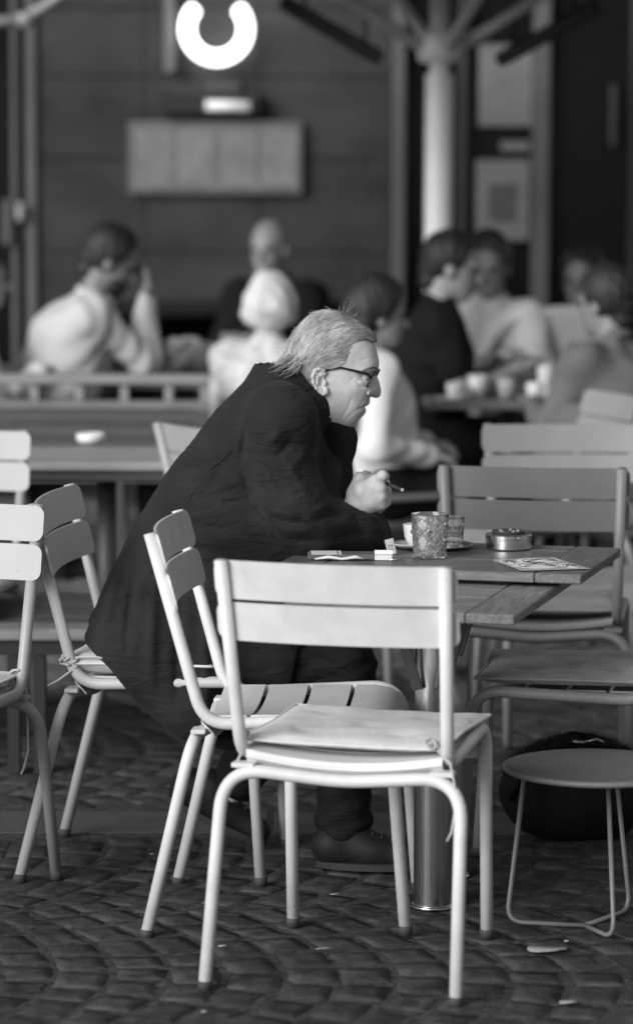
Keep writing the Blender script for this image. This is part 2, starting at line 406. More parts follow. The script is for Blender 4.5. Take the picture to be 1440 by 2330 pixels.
# things on the wall
def wall_thing(name, px0, py0, px1, py1, y0, y1, m, label, cat, b=.006):
    r = empty(name, (fx((px0+px1)/2), WY, fz(py1)), label=label, cat=cat)
    w = fx(px1)-fx(px0); h = fz(py0)-fz(py1)
    mk('panel', box(-w/2, w/2, y0, y1, 0, h, b), m, r, smooth=False); return r, w, h
r, w, h = wall_thing('menu_board', 300, 283, 680, 434, -.045, -.002, M['paper_grey'], 'wide pale menu board hanging on the cafe wall below the lamp', 'board')
for i in range(4): mk('printed_sheet', box(-w/2+.02+i*w/4+.008, -w/2+.02+(i+1)*w/4-.026, -.0475, -.0455, .03, h-.03), mat('sheet_print', .19+.03*(i % 2)+.02*(i == 2), .7, var=.25, vscale=9), r, smooth=False)
mk('rim', join(box(-w/2-.01, w/2+.01, -.05, -.003, h+.001, h+.013), box(-w/2-.01, w/2+.01, -.05, -.003, -.013, -.001), box(-w/2-.012, -w/2-.001, -.05, -.003, -.001, h+.001), box(w/2+.001, w/2+.012, -.05, -.003, -.001, h+.001)), M['paper_grey'], r, smooth=False)
r, w, h = wall_thing('wall_lamp', 368, 212, 592, 262, -.10, -.002, M['black_metal'], 'black box lamp with a short pale tube above the menu board', 'lamp')
mk('lamp_tube', tube([(-.02, -.115, h*.42), (w/2-.05, -.115, h*.38)], .024, 14), M['lamp_tube'], r)
mk('bracket', box(-w*.05, w*.3, -.06, -.003, h+.002, h+.05, .006), M['char_metal'], r, smooth=False)
r, w, h = wall_thing('poster', 1085, 100, 1206, 286, -.015, .012, M['paper_grey'], 'plain grey upper poster between the posts of the cafe window', 'poster', .002)
r, w, h = wall_thing('poster', 1080, 362, 1202, 546, -.015, .012, M['paper_grey'], 'lower grey poster with a dark square picture behind the parasol mast', 'poster', .002)
mk('picture', box(-w*.26, w*.26, -.017, -.0155, h*.24, h*.70), M['paper_pic'], r, smooth=False)
r, w, h = wall_thing('notice', 1136, 320, 1202, 342, -.015, .012, M['paper_grey'], 'small grey notice strip between the two posters', 'sign', .002)
# neon ring, open at the top
c0 = at(493, 65, WY-.12); Rm, rt = 66/F_PX*(WY-.12), 15.5/F_PX*(WY-.12)
ring = empty('neon_ring_sign', tuple(c0), label='glowing white open ring sign on the dark wall', cat='sign')
pts = [(Rm*math.cos(a), 0, Rm*math.sin(a)) for a in np.linspace(math.radians(90+43), math.radians(90+360-43), 60)]
mk('tube', tube(pts, [rt*(1 if 1 < i < 58 else (.6 if i in (0, 59) else .92)) for i in range(60)], 16), M['neon'], ring)
for a in (200, 340): mk('wall_mount', tube([(Rm*math.cos(math.radians(a)), .01, Rm*math.sin(math.radians(a))), (Rm*math.cos(math.radians(a)), .118, Rm*math.sin(math.radians(a)))], .012, 8), M['char_metal'], ring)
# dark upholstered bench against the wall
so = empty('wall_bench', (fx(460), 15.75, 0), label='black upholstered bench against the panelled cafe wall', cat='bench')
mk('seat', box(-1.6, .95, -.30, .30, .20, .46, .04), M['leather'], so)
mk('backrest', box(-.48, .95, .30, .52, .25, at(460, 690, 15.9)[2], .07), M['leather'], so)
for xx in (-1.5, -.3, .85): mk('leg', box(xx-.03, xx+.03, -.2, .2, 0, .199), M['black_metal'], so, smooth=False)

# ------------------------------------------------------------------ parasols
def parasol(loc, label, half=2.0, z_edge=2.38, z_top=3.0, hub_z=2.06, mast_r=.040, sleeve=True, spin=0):
    p = empty('parasol', loc, spin, label=label, cat='parasol')
    if sleeve:
        prof = []
        for k in range(28):
            a = 2*math.pi*k/28; rr = .056; prof.append((rr*math.cos(a), rr*math.sin(a)))
        v, f = prism(prof, hub_z-.12); mk('mast_sleeve', xf((v, f), T(0, 0, hub_z-.10)), M['mast'], p, angle=40)
    mk('mast', tube([(0, 0, .02), (0, 0, z_top)], mast_r, 20), M['mast'], p)
    mk('base_plate', box(-.35, .35, -.35, .35, .0, .045, .008), M['char_metal'], p, smooth=False)
    mk('hub', lathe([(.048, -.06), (.085, -.05), (.09, -.01), (.075, .03), (.085, .06), (.05, .075)], 20, cz=hub_z), M['mast'], p)
    nseg = 8
    def edge(a):                       # square outline
        c, s = math.cos(a), math.sin(a); q = max(abs(c), abs(s)); return c/q*half, s/q*half
    ang = [math.pi/4*k for k in range(8)]
    v = [(0, 0, z_top)]; f = []
    NS = 6
    for k in range(8):
        for j in range(1, NS+1):
            t = j/NS; ex, ey = edge(ang[k]); v.append((ex*t, ey*t, z_top + (z_edge-z_top)*t))
    for k in range(8):
        k2 = (k+1) % 8; a0, b0 = 1+k*NS, 1+k2*NS
        f.append((0, a0, b0))
        for j in range(NS-1): f.append((a0+j, a0+j+1, b0+j+1, b0+j))
    n = len(v); v2 = [(x, y, z-.006) for x, y, z in v]; f2 = [tuple(i+n for i in q[::-1]) for q in f]
    mk('canopy', (v+v2, f+f2), M['canopy'], p, smooth=False)
    for k in range(8):
        ex, ey = edge(ang[k]); sl = (z_edge-z_top)
        mk('rib', tube([(ex*.03, ey*.03, z_top+sl*.03-.035), (ex*.985, ey*.985, z_top+sl*.985-.03)], .012, 8), M['char_metal'], p)
        if k % 2: continue
        L_ = math.hypot(ex, ey); tt = 1.05/L_
        mk('strut', tube([(ex/L_*.07, ey/L_*.07, hub_z), (ex*tt, ey*tt, z_top+sl*tt-.04)], .024, 10), M['mast'], p)
    return p
PY = 13.3
pm = at(998, 300, PY)
parasol((float(pm[0]), PY, 0), 'large parasol with pale fluted mast behind the seated guests', spin=math.radians(20))
# heaters hung under the parasol
def heater(p0, p1, label):
    p0, p1 = np.array(p0), np.array(p1); c = (p0+p1)/2; d = p1-p0; Lh = np.linalg.norm(d)
    h_ = empty('patio_heater', tuple(c), label=label, cat='heater', group='heaters under the parasol')
    rot = Vector(d).to_track_quat('X', 'Z').to_matrix().to_4x4()
    mk('housing', xf(box(-Lh/2, Lh/2, -.05, .05, -.03, .03, .012), rot), M['black_metal'], h_, smooth=False)
    mk('grille', xf(join(*[box(-Lh/2+.03+i*.03, -Lh/2+.036+i*.03, -.042, .042, -.037, -.031) for i in range(int((Lh-.06)/.03))]), rot), M['char_metal'], h_, smooth=False)
    for s in (-.3, .3): mk('hanger', tube([tuple(rot @ Vector((s*Lh, 0, .03))), tuple(rot @ Vector((s*Lh, 0, .03)) + Vector((0, 0, .14)))], .008, 6), M['black_metal'], h_)
heater(at(640, 2, PY+.1), at(868, 135, PY+.1), 'black bar heater slanting under the parasol, left of the mast')
heater(at(1360, 12, PY+.1), at(1130, 140, PY+.1), 'black bar heater slanting under the parasol, right of the mast')
# awning arm, top left
aw = empty('awning_arm', tuple(at(30, 50, 15.2)), label='pale folding awning arm at the upper left corner', cat='awning')
a0 = at(30, 50, 15.2)
mk('arm', tube([tuple(at(q[0], q[1], 15.2)-a0) for q in ((-120, 60), (60, 45))], .026, 10), M['arm_grey'], aw)
mk('fore_arm', tube([tuple(at(q[0], q[1], 15.2)-a0) for q in ((55, 44), (150, -18), (260, -90))], .022, 10), M['arm_grey'], aw)
mk('elbow_joint', lathe([(.036, -.03), (.04, 0), (.036, .03)], 14, *tuple(at(58, 45, 15.2)-a0)), M['arm_grey'], aw)
mk('wall_bracket', tube([tuple(at(-120, 60, 15.2)-a0), tuple(at(-200, 50, 16.45)-a0)], .03, 8), M['char_metal'], aw)
# ------------------------------------------------------------------ metal garden chairs
TR = .0135
def curved_slat(w, zc, hh, bow, tilt, y0, th=.006, rc=.022, n=26):
    """back slat: centre height zc, half height hh, bowed to the rear in the middle"""
    cols = []
    xs_ = [-w + rc*(1-math.cos(math.pi/2*k/6)) for k in range(6)] + [(-w+rc) + (2*w-2*rc)*k/16 for k in range(17)] + [w - rc*(1-math.cos(math.pi/2*k/6)) for k in range(5, -1, -1)]
    n = len(xs_)-1
    for x in xs_:
        e = max(0.0, abs(x)-(w-rc)); h_ = hh - rc + math.sqrt(max(0, rc*rc - e*e)); cols.append((x, h_, -bow*(1-(x/w)**2)))
    v, f = [], []
    for x, h_, yb in cols:
        for s, t in ((1, 1), (-1, 1), (-1, -1), (1, -1)):
            z = zc + s*h_; v.append((x, y0 + yb - (z)*tilt + t*th/2, z))
    for i in range(n):
        for k in range(4):
            k2 = (k+1) % 4; f.append((i*4+k, i*4+k2, i*4+4+k2, i*4+4+k))
    f += [(3, 2, 1, 0), (n*4, n*4+1, n*4+2, n*4+3)]
    return v, f
def make_chair(m):
    c = empty('garden_chair')
    tilt = (.2708-.1707)/(.8763-.467)
    for s in (-1, 1):
        path = fillet([(s*.2274, -.2708, .872), (s*.2128, -.1650, .456), (s*.2135, .232, .472), (s*.2135, .2606, .012)], [.075, .07], 9)
        mk('side_frame', tube(path, TR, 14), m, c)
        mk('foot_cap', lathe([(.0150, 0), (.0155, .018), (.0138, .02)], 14, s*.2135, .2612, 0), M['rubber'], c)
        mk('foot_cap', lathe([(.0150, 0), (.0155, .018), (.0138, .02)], 14, s*.2574, -.2917, 0), M['rubber'], c)
        mk('weld_plate', box(s*.205-.024, s*.205+.024, -.192, -.160, .438, .448, .002), m, c, smooth=False)
    arch = fillet([(-.2574, -.2917, .012), (-.246, -.185, .438), (0, -.175, .416), (.246, -.185, .438), (.2574, -.2917, .012)], [.085, .5, .085], 10)
    mk('rear_legs', tube(arch, TR, 14), m, c)
    y_of = lambda z: -.1707 - (z-.467)*tilt
    for zc in (.832, .745):
        v, f = curved_slat(.247, 0, .0400, .028, tilt, 0); y0 = y_of(zc) + TR + .0035
        mk('back_slat', ([(x, y + y0 , z+zc) for x, y, z in v], f), m, c, angle=35)
    # seat slats, dished, with a lip at the back and a rolled front
    def seat_strip(ys):
        v, f = [], []; nx = 14
        for (y, dz) in ys:
            for i in range(nx+1):
                q = -1 + 2*i/nx; dish = -.020*(1-q*q)
                v.append((q*.203, y, .476 + dz + dish))
        ny = len(ys); N_ = len(v); v += [(x, y, z-.005) for x, y, z in v[:N_]]
        for j in range(ny-1):
            for i in range(nx):
                a, b = j*(nx+1)+i, j*(nx+1)+i+1; d_, e = a+nx+1, b+nx+1
                f += [(a, b, e, d_), (a+N_, d_+N_, e+N_, b+N_)]
        for i in range(nx): f += [(i, i+N_, i+1+N_, i+1)]; q0 = (ny-1)*(nx+1); f += [(q0+i, q0+i+1, q0+i+1+N_, q0+i+N_)]
        for j in range(ny-1):
            a, b = j*(nx+1), (j+1)*(nx+1); f += [(a, b, b+N_, a+N_)]; a += nx; b += nx; f += [(a, a+N_, b+N_, b)]
        return v, f
    strips = [[(-.145, -.040), (-.172, -.012), (-.168, -.002), (-.150, 0), (-.075, 0)], [(-.065, 0), (.022, 0)], [(.032, 0), (.120, 0)],
              [(.130, 0), (.175, 0), (.208, -.006), (.232, -.022), (.246, -.046), (.250, -.075)]]
    for st in strips: mk('seat_slat', seat_strip(st), m, c, angle=40)
    return c
PROTO = make_chair(M['paint_light']); proto_used = [False]
CH = {}
def chair(key, x, y, yaw, m, label, group='garden chairs on the terrace', z=0, tilt=(0, 0)):
    if not proto_used[0]: o = PROTO; proto_used[0] = True
    else: o = copy_tree(PROTO)
    set_mat(o, M['paint_light'], M[m])
    o.location = (x, y, z); o.rotation_euler = (tilt[0], tilt[1], -yaw); tag(o, label, 'chair', group); CH[key] = o; return o
chair('front', .0976, 6.7942, .2396, 'paint_light', 'light metal garden chair nearest the camera, back turned, pale cushion on seat', tilt=(.012, 0))
chair('beside', -.0473, 7.2511, 1.66, 'paint_light', 'light metal garden chair without cushion between the man and the front chair', tilt=(.02, 0))
chair('man', -.3571, 7.7536, 1.6975, 'paint_pale', 'light metal garden chair the man in the black coat sits on')
chair('across', .6138, 7.5895, -1.4223, 'paint_mid', 'grey metal garden chair with grey cushion opposite the man')
chair('behind', .5886, 8.7335, .1436, 'paint_mid', 'dark grey metal garden chair, back turned, just behind the far wooden table')
chair('left', -.9079, 7.3308, 3.3402, 'paint_soft', 'light metal garden chair cut off at the left edge, cushion with hanging cord')
chair('left_far', -1.079, 9.229, 3.2195, 'paint_soft', 'blurred light garden chair at the left edge behind the nearer one')
chair('facing', .74, 9.50, 3.10, 'paint_mid', 'grey garden chair facing the camera behind the dark grey chair')
q = at(385, 1050, 9.6); chair('mid', float(q[0])+.31, 9.75, .95, 'paint_soft', 'light garden chair mostly hidden behind the black coat back')
q = at(1230, 1000, 10.7); chair('back_right', float(q[0])+.02, 10.85, -1.9, 'paint_mid', 'pale blurred garden chair turned sideways below the crowded cafe table')
q = at(1330, 960, 10.6); chair('slatted', float(q[0])+.12, 11.0, -.9, 'paint_mid', 'grey garden chair turned away behind the pale sideways one')

def cushion(ch, m, label, w=.405, d=.40, th=.034, dz=.478, dy=.03, seed=1, cords=(), twist=0.0, tilt=0.0):
    r = empty('seat_cushion', label=label, cat='cushion', group='seat cushions tied to chairs')
    mw = Matrix.Translation(ch.location) @ ch.rotation_euler.to_matrix().to_4x4() @ T(0, dy, dz) @ R(twist, 'Z') @ R(tilt, 'X')
    r.matrix_world = mw
    n = 26; rs = np.random.default_rng(seed); v, f = [], []
    tuft = [(-.5, -.5), (.5, -.5), (-.5, .5), (.5, .5), (0, 0)]
    for side in (1, -1):
        for j in range(n+1):
            for i in range(n+1):
                a, b = -1+2*i/n, -1+2*j/n
                pin = 1 - .05*(1-b*b)*abs(a)**6 - .05*(1-a*a)*abs(b)**6*0
                x, y = a*w/2*(1-.045*(1-abs(b))**1*abs(a)**3), b*d/2*(1-.045*(1-abs(a))*abs(b)**3)
                prof = ((1-abs(a)**5)*(1-abs(b)**5))**.42
                h_ = th/2*prof
                if side > 0:
                    for tx, ty in tuft: h_ -= .010*math.exp(-((a-tx)**2+(b-ty)**2)/.014)*prof
                    h_ += .0016*math.sin(9*a+3*b+seed)*prof + .0013*math.sin(14*b-4*a+2*seed)*prof
                dish = -.009*(1-a*a)*(1 - .5*abs(b))
                v.append((x, y, side*h_ + dish + th*.45))
    n1 = (n+1)**2
    for j in range(n):
        for i in range(n):
            a = j*(n+1)+i; f += [(a, a+1, a+n+2, a+n+1), (n1+a, n1+a+n+1, n1+a+n+2, n1+a+1)]
    mk('pad', (v, f), m, r)
    e = []
    for i in range(n): e.append((-1+2*i/n, -1))
    for i in range(n): e.append((1, -1+2*i/n))
    for i in range(n): e.append((1-2*i/n, 1))
    for i in range(n): e.append((-1, 1-2*i/n))
    pts = []
    for a, b in e+[e[0]]:
        x, y = a*w/2*(1-.045*(1-abs(b))*abs(a)**3), b*d/2*(1-.045*(1-abs(a))*abs(b)**3); pts.append((x, y, -.009*(1-a*a)*(1-.5*abs(b)) + th*.45))
    mk('piping', tube(pts, .0034, 6, cap=False), m, r)
    for cpts in cords: mk('tie_cord', tube([tuple(p) for p in cpts], .0028, 6), M['cord'], r)
    return r
def knot(cx, cy, cz, s=1):
    return [(cx+.012*math.cos(t*2.3)*s, cy+.012*math.sin(t*3.1), cz+.010*math.sin(t*1.7)) for t in np.linspace(0, 6, 22)]
cushion(CH['front'], M['cushion_light'], 'pale padded cushion tied to the front chair, frayed cord ends', w=.43, d=.40, th=.026, dy=.045, twist=-.05, seed=3, cords=[
    [(-.20, -.19, .01), (-.215, -.205, .03), (-.212, -.200, .05)], knot(-.207, -.20, .02), knot(.19, -.20, .02),
    [(.20, -.20, .012), (.235, -.225, -.01), (.245, -.230, -.05), (.246, -.225, -.10), (.238, -.222, -.15), (.228, -.22, -.17)],
    [(-.20, -.20, .0), (-.215, -.225, -.04), (-.20, -.23, -.055)]])
cushion(CH['man'], M['cushion_light'], 'pale cushion under the man in the black coat, cord knotted at its corner', w=.44, d=.35, dy=-.025, seed=5, th=.062, cords=[
    knot(.215, -.15, .03), knot(.218, -.165, .036, 1.3), [(.21, -.15, .03), (.228, -.15, .012), (.232, -.18, -.01), (.222, -.205, -.025)], [(.215, -.16, .04), (.222, -.10, .045), (.222, -.06, .04)]])
cushion(CH['across'], M['cushion_mid'], 'grey quilted cushion on the chair opposite the man', w=.42, d=.42, seed=8, dz=.482, dy=.02)
cushion(CH['left'], M['cushion_light'], 'pale cushion on the chair cut off at the left edge', seed=9, dy=.0, cords=[
    knot(-.20, -.17, .02), [(-.20, -.175, .015), (-.218, -.19, -.02), (-.220, -.195, -.08), (-.222, -.19, -.16), (-.212, -.19, -.20), (-.205, -.19, -.215)], [(-.2, -.17, .01), (-.15, -.2, -.01), (-.08, -.2, -.012), (-.18, -.19, .0)]])
cushion(CH['behind'], M['cushion_mid'], 'grey cushion on the dark grey chair behind the far table', seed=11)

# ------------------------------------------------------------------ the two wooden tables
def bistro_table(name, cx, cy, yaw, hw, hd, ztop, m, label, planks=5):
    t = empty(name, (cx, cy, 0), yaw, label=label, cat='table', group='wooden terrace tables')
    th = .022
    eb = .105                                       # cross boards at both ends, planks between
    for s in (-1, 1):
        a, b = sorted((s*hw, s*(hw-eb)))
        mk('end_board', box(a, b, -hd, hd, ztop-th, ztop, .003), M[m+'_x'], t, smooth=False)
    pw = 2*hd/planks
    for i in range(planks):
        mk('plank', box(-hw+eb+.0015, hw-eb-.0015, -hd+i*pw+.0008, -hd+(i+1)*pw-.0008, ztop-th, ztop-.0006*(i % 2), .0022), M[m], t, smooth=False)
    mk('batten', box(-.135, .135, -.10, .10, ztop-th-.022, ztop-th-.001, .002), M[m], t, smooth=False)
    mk('pole', tube([(0, 0, .006), (0, 0, ztop-th-.024)], .043, 32), M['steel'], t, angle=40)
    mk('base_flange', lathe([(.05, 0), (.05, .006), (.0435, .007)], 32), M['steel'], t)
    for s in (-1, 1):
        mk('brace', xf(box(-.012, .012, -.004, .004, 0, .165, .001), T(-s*.026, -.0475, ztop-th-.20) @ R(-s*.30, 'Y')), M['black_metal'], t, smooth=False)
    return t
for k in ('wood_far', 'wood_near'):
    M[k+'_x'] = mat(k+'_x', .15 if k == 'wood_far' else .23, .42, var=.4, vscale=14, bump=.12, bscale=60, stretch=(9, 1, 9), spec=.45)
YA = -math.radians(14.8); ex = np.array([math.cos(YA), math.sin(YA)]); ey = np.array([-math.sin(YA), math.cos(YA)])
fr = gnd(1322, 1308, .75)[:2]; FC_ = fr - .35*ex + .255*ey
bistro_table('wooden_table', FC_[0], FC_[1], YA, .35, .255, .75, 'wood_far', 'dark wooden table with drinks where the man rests his elbows')
nr = gnd(1170, 1400, .718)[:2]; NC = nr - .255*ex + .375*ey
bistro_table('wooden_table', NC[0], NC[1], YA, .255, .375, .718, 'wood_near', 'lower lighter wooden table in front, partly behind the front chair', planks=6)

TZ = .7505
def tpt(px, py, z=TZ): return gnd(px, py, z)
# cut crystal tumbler
def tumbler(loc, r, h, label, cut=True, fill=0.0, name='drinking_glass'):
    g = empty(name, tuple(loc), label=label, cat='glass', group='glasses on the far wooden table')
    nth, nz = (240, 84) if cut else (80, 30); v, f = [], []
    def outer(th, t):
        rr = r*(.86 + .14*t)
        if cut and .04 < t < .90:
            p = th*6/(2*math.pi); q = t*2.7
            a = abs(((p+q) % 1)-.5)*2; b = abs(((p-q) % 1)-.5)*2
            c = abs(((p*2) % 1)-.5)*2
            rr -= .0015*max(0, 1-a/.30) + .0015*max(0, 1-b/.30) + .0008*max(0, 1-c/.22)*(.25 < t < .8)
            if t < .36: rr -= .0016*max(0, 1-abs((p % 1)-.5)*2/.35)
        elif not cut:
            rr -= .0016*(abs(((th*10/(2*math.pi)) % 1)-.5)*2)**2*(t < .8)
        return rr
    for j in range(nz+1):
        t = j/nz
        for i in range(nth):
            th = 2*math.pi*i/nth; rr = outer(th, t); v.append((rr*math.cos(th), rr*math.sin(th), t*h))
    no = len(v); nb = 18
    for j in range(nb+1):
        t = 1 - j/nb*(1-.13)
        for i in range(nth):
            th = 2*math.pi*i/nth; rr = r*(.86+.14*t) - (.0022 if j < 1 else .0045)
            v.append((rr*math.cos(th), rr*math.sin(th), t*h + (.0012 if j == 0 else 0)))
    for j in range(nz):
        for i in range(nth):
            i2 = (i+1) % nth; f.append((j*nth+i, j*nth+i2, (j+1)*nth+i2, (j+1)*nth+i))
    for i in range(nth):
        i2 = (i+1) % nth; f.append((nz*nth+i, nz*nth+i2, no+i2, no+i))
    for j in range(nb):
        for i in range(nth):
            i2 = (i+1) % nth; f.append((no+j*nth+i, no+j*nth+i2, no+(j+1)*nth+i2, no+(j+1)*nth+i))
    f.append(tuple(range(nth))[::-1]); f.append(tuple(no+nb*nth+i for i in range(nth)))
    mk('glass_body', (v, f), M['glass'], g, angle=22)
    if fill:
        ri = r*.9-.0048; z0 = h*.13+.0005; mk('water', lathe([(1e-7, z0), (ri, z0), (ri+.002, h*fill), (1e-7, h*fill)], 40), M['water'], g)
    return g
M['water'] = mat('water', 1.0, 0.0, trans=1.0); M['water'].node_tree.nodes['Principled BSDF'].inputs['IOR'].default_value = 1.33
p = tpt(977, 1268); tumbler(p, .0435, .100, 'cut crystal tumbler standing on the far wooden table')
# tray with espresso cup, saucer and water glass
p = tpt(992, 1246); tray = empty('serving_tray', tuple(p), label='small silver oval tray under the coffee cup and water glass', cat='tray')
v, f = lathe([(1e-6, .0015), (.070, .0015), (.083, .006), (.088, .0085), (.088, .0095), (.082, .008), (.070, .0035), (1e-6, .0035)], 48); mk('dish', (v, f), M['steel_tin'], tray)
zt = TZ + .0045
p = tpt(1030, 1247, zt); tumbler(p, .027, .073, 'small ribbed water glass on the silver tray behind the tumbler', cut=False, fill=.55)
p = tpt(938, 1246, zt-.001); sa = empty('saucer', (p[0], p[1], TZ+.0005), label='white saucer under the espresso cup left of the tumbler', cat='saucer')
mk('dish', lathe([(1e-6, .002), (.028, .002), (.05, .009), (.054, .013), (.0545, .0145), (.05, .012), (.028, .005), (1e-6, .005)], 40, cz=.001), M['china'], sa)
cupo = empty('espresso_cup', (p[0]+.008, p[1], TZ+.0075), label='small white printed espresso cup behind the tumbler', cat='cup')
mk('bowl', lathe([(1e-6, 0), (.017, 0), (.019, .003), (.027, .022), (.0305, .050), (.0310, .052), (.0295, .052), (.026, .022), (.017, .006), (1e-6, .005)], 36), M['china'], cupo)
mk('handle', tube(fillet([(.0, .028, .042), (.004, .044, .044), (.005, .049, .030), (.004, .042, .017), (.0, .024, .014)], .009, 6), .0033, 8), M['china'], cupo)
for i, (a, z) in enumerate(((-1.75, .030), (-1.95, .036), (-1.6, .024))):
    mk('print', xf(prism([(.003*math.cos(t)*(1+.4*math.sin(3*t)), .005*math.sin(t)) for t in np.linspace(0, 6.1, 12)], .0006), T(.0292*math.cos(a), .0292*math.sin(a), z) @ R(a+math.pi/2, 'Z') @ R(math.pi/2, 'X')), M['cloth_grey'], cupo)
p = tpt(925, 1275); sp = empty('teaspoon', tuple(p), .5, label='steel teaspoon lying on the table left of the tumbler', cat='spoon')
mk('handle', tube([(-.045, 0, .003), (0, 0, .006), (.04, 0, .005)], [.0022, .0016, .0026], 8), M['steel_tin'], sp)
mk('bowl', xf(lathe([(1e-6, 0), (.008, .001), (.011, .004), (.0105, .0045), (1e-6, .0015)], 20), T(.055, 0, .002) @ Matrix.Diagonal((1.5, 1, 1, 1))), M['steel_tin'], sp)
# ashtray tin with glass lid
p = tpt(1156, 1248); ash = empty('tin_ashtray', tuple(p), label='round steel tin ashtray with lid near the table edge', cat='ashtray')
mk('body', lathe([(1e-6, 0), (.050, 0), (.0535, .003), (.0535, .024), (.0545, .025), (.0545, .0335), (.052, .036), (.043, .037), (.040, .034), (1e-6, .034)], 56), M['steel_tin'], ash, angle=30)
mk('rim_ring', lathe([(.037, .0345), (.040, .041), (.0385, .043), (.030, .039), (1e-6, .0385)], 40), M['char_metal'], ash, angle=30)
for k in range(5): mk('ash_lump', xf(lathe([(1e-6, -.003), (.005, 0), (1e-6, .003)], 8), T(.022*math.cos(k*1.3), .022*math.sin(k*1.3), .042)), M['card'], ash)
for k in range(3): a = -1.2+k*.5; mk('rivet', xf(lathe([(.0016, 0), (.0012, .001), (1e-6, .0014)], 8), T(.0545*math.cos(a), .0545*math.sin(a), .030) @ R(a, 'Z') @ R(math.pi/2, 'Y')), M['steel'], ash)
# printed cards
A, B, C_, D_ = [tpt(*q_, TZ+.004)[:2] for q_ in ((1122, 1273), (1185, 1297), (1336, 1293), (1260, 1268))]
ctr = (A+B+C_+D_)/4; cd = empty('printed_cards', (ctr[0], ctr[1], TZ), label='fan of two printed cards with ovals on the table corner', cat='card')
q_ = [tuple(np.array(x_)-ctr) for x_ in (A, B, C_, D_)]
ins = lambda k, s=(.0, .0): [(x_*k+s[0], y_*k+s[1]) for x_, y_ in q_]
mk('card', xf(prism(ins(1), .0012), T(0, 0, .0040)), M['card'], cd, smooth=False)
mk('card', xf(prism(ins(.99, (.004, .006)), .0012), T(0, 0, .0022) @ R(.05, 'Z')), M['card'], cd, smooth=False)
def lerp4(a, b):
    P_ = [np.array(x_) for x_ in q_]; return (P_[0]*(1-a)+P_[1]*a)*(1-b) + (P_[3]*(1-a)+P_[2]*a)*b
for (a, b, ra, rb) in ((.62, .38, .30, .34), (.22, .62, .22, .34), (.25, .12, .2, .1), (.75, .84, .2, .12)):
    ov = [tuple(lerp4(a+ra*math.cos(t), b+rb*math.sin(t))) for t in np.linspace(0, 2*math.pi, 28)[:-1]]
    mk('oval_print', xf(prism(ov, .0003), T(0, 0, .0044)), M['paper'], cd, smooth=False)
    ln = [tuple(lerp4(a+.6*ra*math.sin(t*2.3)*.8, b+.8*rb*math.sin(t*1.1+.6)))+(.0048,) for t in np.linspace(0, 9, 60)]
    mk('line_print', tube(ln, .0007, 4), M['ink'], cd)
# tobacco pouch and papers beside the sleeve
p0, p1 = tpt(700, 1271), tpt(852, 1271); cx_ = (p0+p1)/2
tb = empty('tobacco_pouch', (cx_[0], cx_[1], TZ), math.atan2(p1[1]-p0[1], p1[0]-p0[0]), label='flat dark tobacco pouch with white stripes in front of the black sleeve', cat='pouch')
L2 = np.linalg.norm(p1-p0)/2
mk('pouch', box(-L2, L2, -.035, .035, .0005, .013, .003), M['cloth_grey'], tb, smooth=False)
mk('stripe', box(-L2*.9, -L2*.12, -.030, .034, .0133, .0142), M['paper'], tb, smooth=False); mk('stripe', box(-L2*.08, -L2*.0, -.030, .034, .0133, .0142), M['paper'], tb, smooth=False)
mk('wrap', tube([(-L2*.8, -.039, .004), (-L2*.4, -.044, .009), (0, -.040, .004), (L2*.4, -.044, .009), (L2*.7, -.039, .004)], [.0015, .004, .003, .004, .0015], 8), M['paper'], tb)
p = tpt(872, 1274); rp = empty('rolling_paper_pack', tuple(p), .0, label='small white paper pack at the end of the tobacco pouch', cat='pack')
mk('pack', box(-.020, .020, -.014, .014, .0005, .012, .001), M['paper'], rp, smooth=False)
mk('flap', xf(box(-.020, .022, -.001, .001, 0, .020), T(0, .015, .0005) @ R(-.2, 'X')), M['paper'], rp, smooth=False)
# upright sachet with dark mark
p = tpt(893, 1262); sc_ = empty('sugar_sachet', tuple(p), -.12, label='grey upright sachet with a small dark printed mark beside the sleeve', cat='sachet')
Ms = T(0, 0, 0) @ R(-.26, 'Y') @ R(-.15, 'X')
mk('packet', xf(box(-.0105, .0105, -.003, .003, .0, .037, .001), Ms), M['card'], sc_, smooth=False)
def bar(x0, z0, x1, z1, w=.0011):
    d = math.hypot(x1-x0, z1-z0); a = math.atan2(z1-z0, x1-x0)
    return xf(box(-d/2, d/2, -.0036, -.0031, -w/2, w/2), Ms @ T((x0+x1)/2, 0, (z0+z1)/2) @ R(-a, 'Y'))
mk('printed_mark', join(bar(-.006, .022, .006, .022), bar(-.0035, .022, -.0035, .012), bar(.0035, .022, .0035, .012), bar(-.005, .0118, .006, .0118)), M['ink'], sc_, smooth=False)

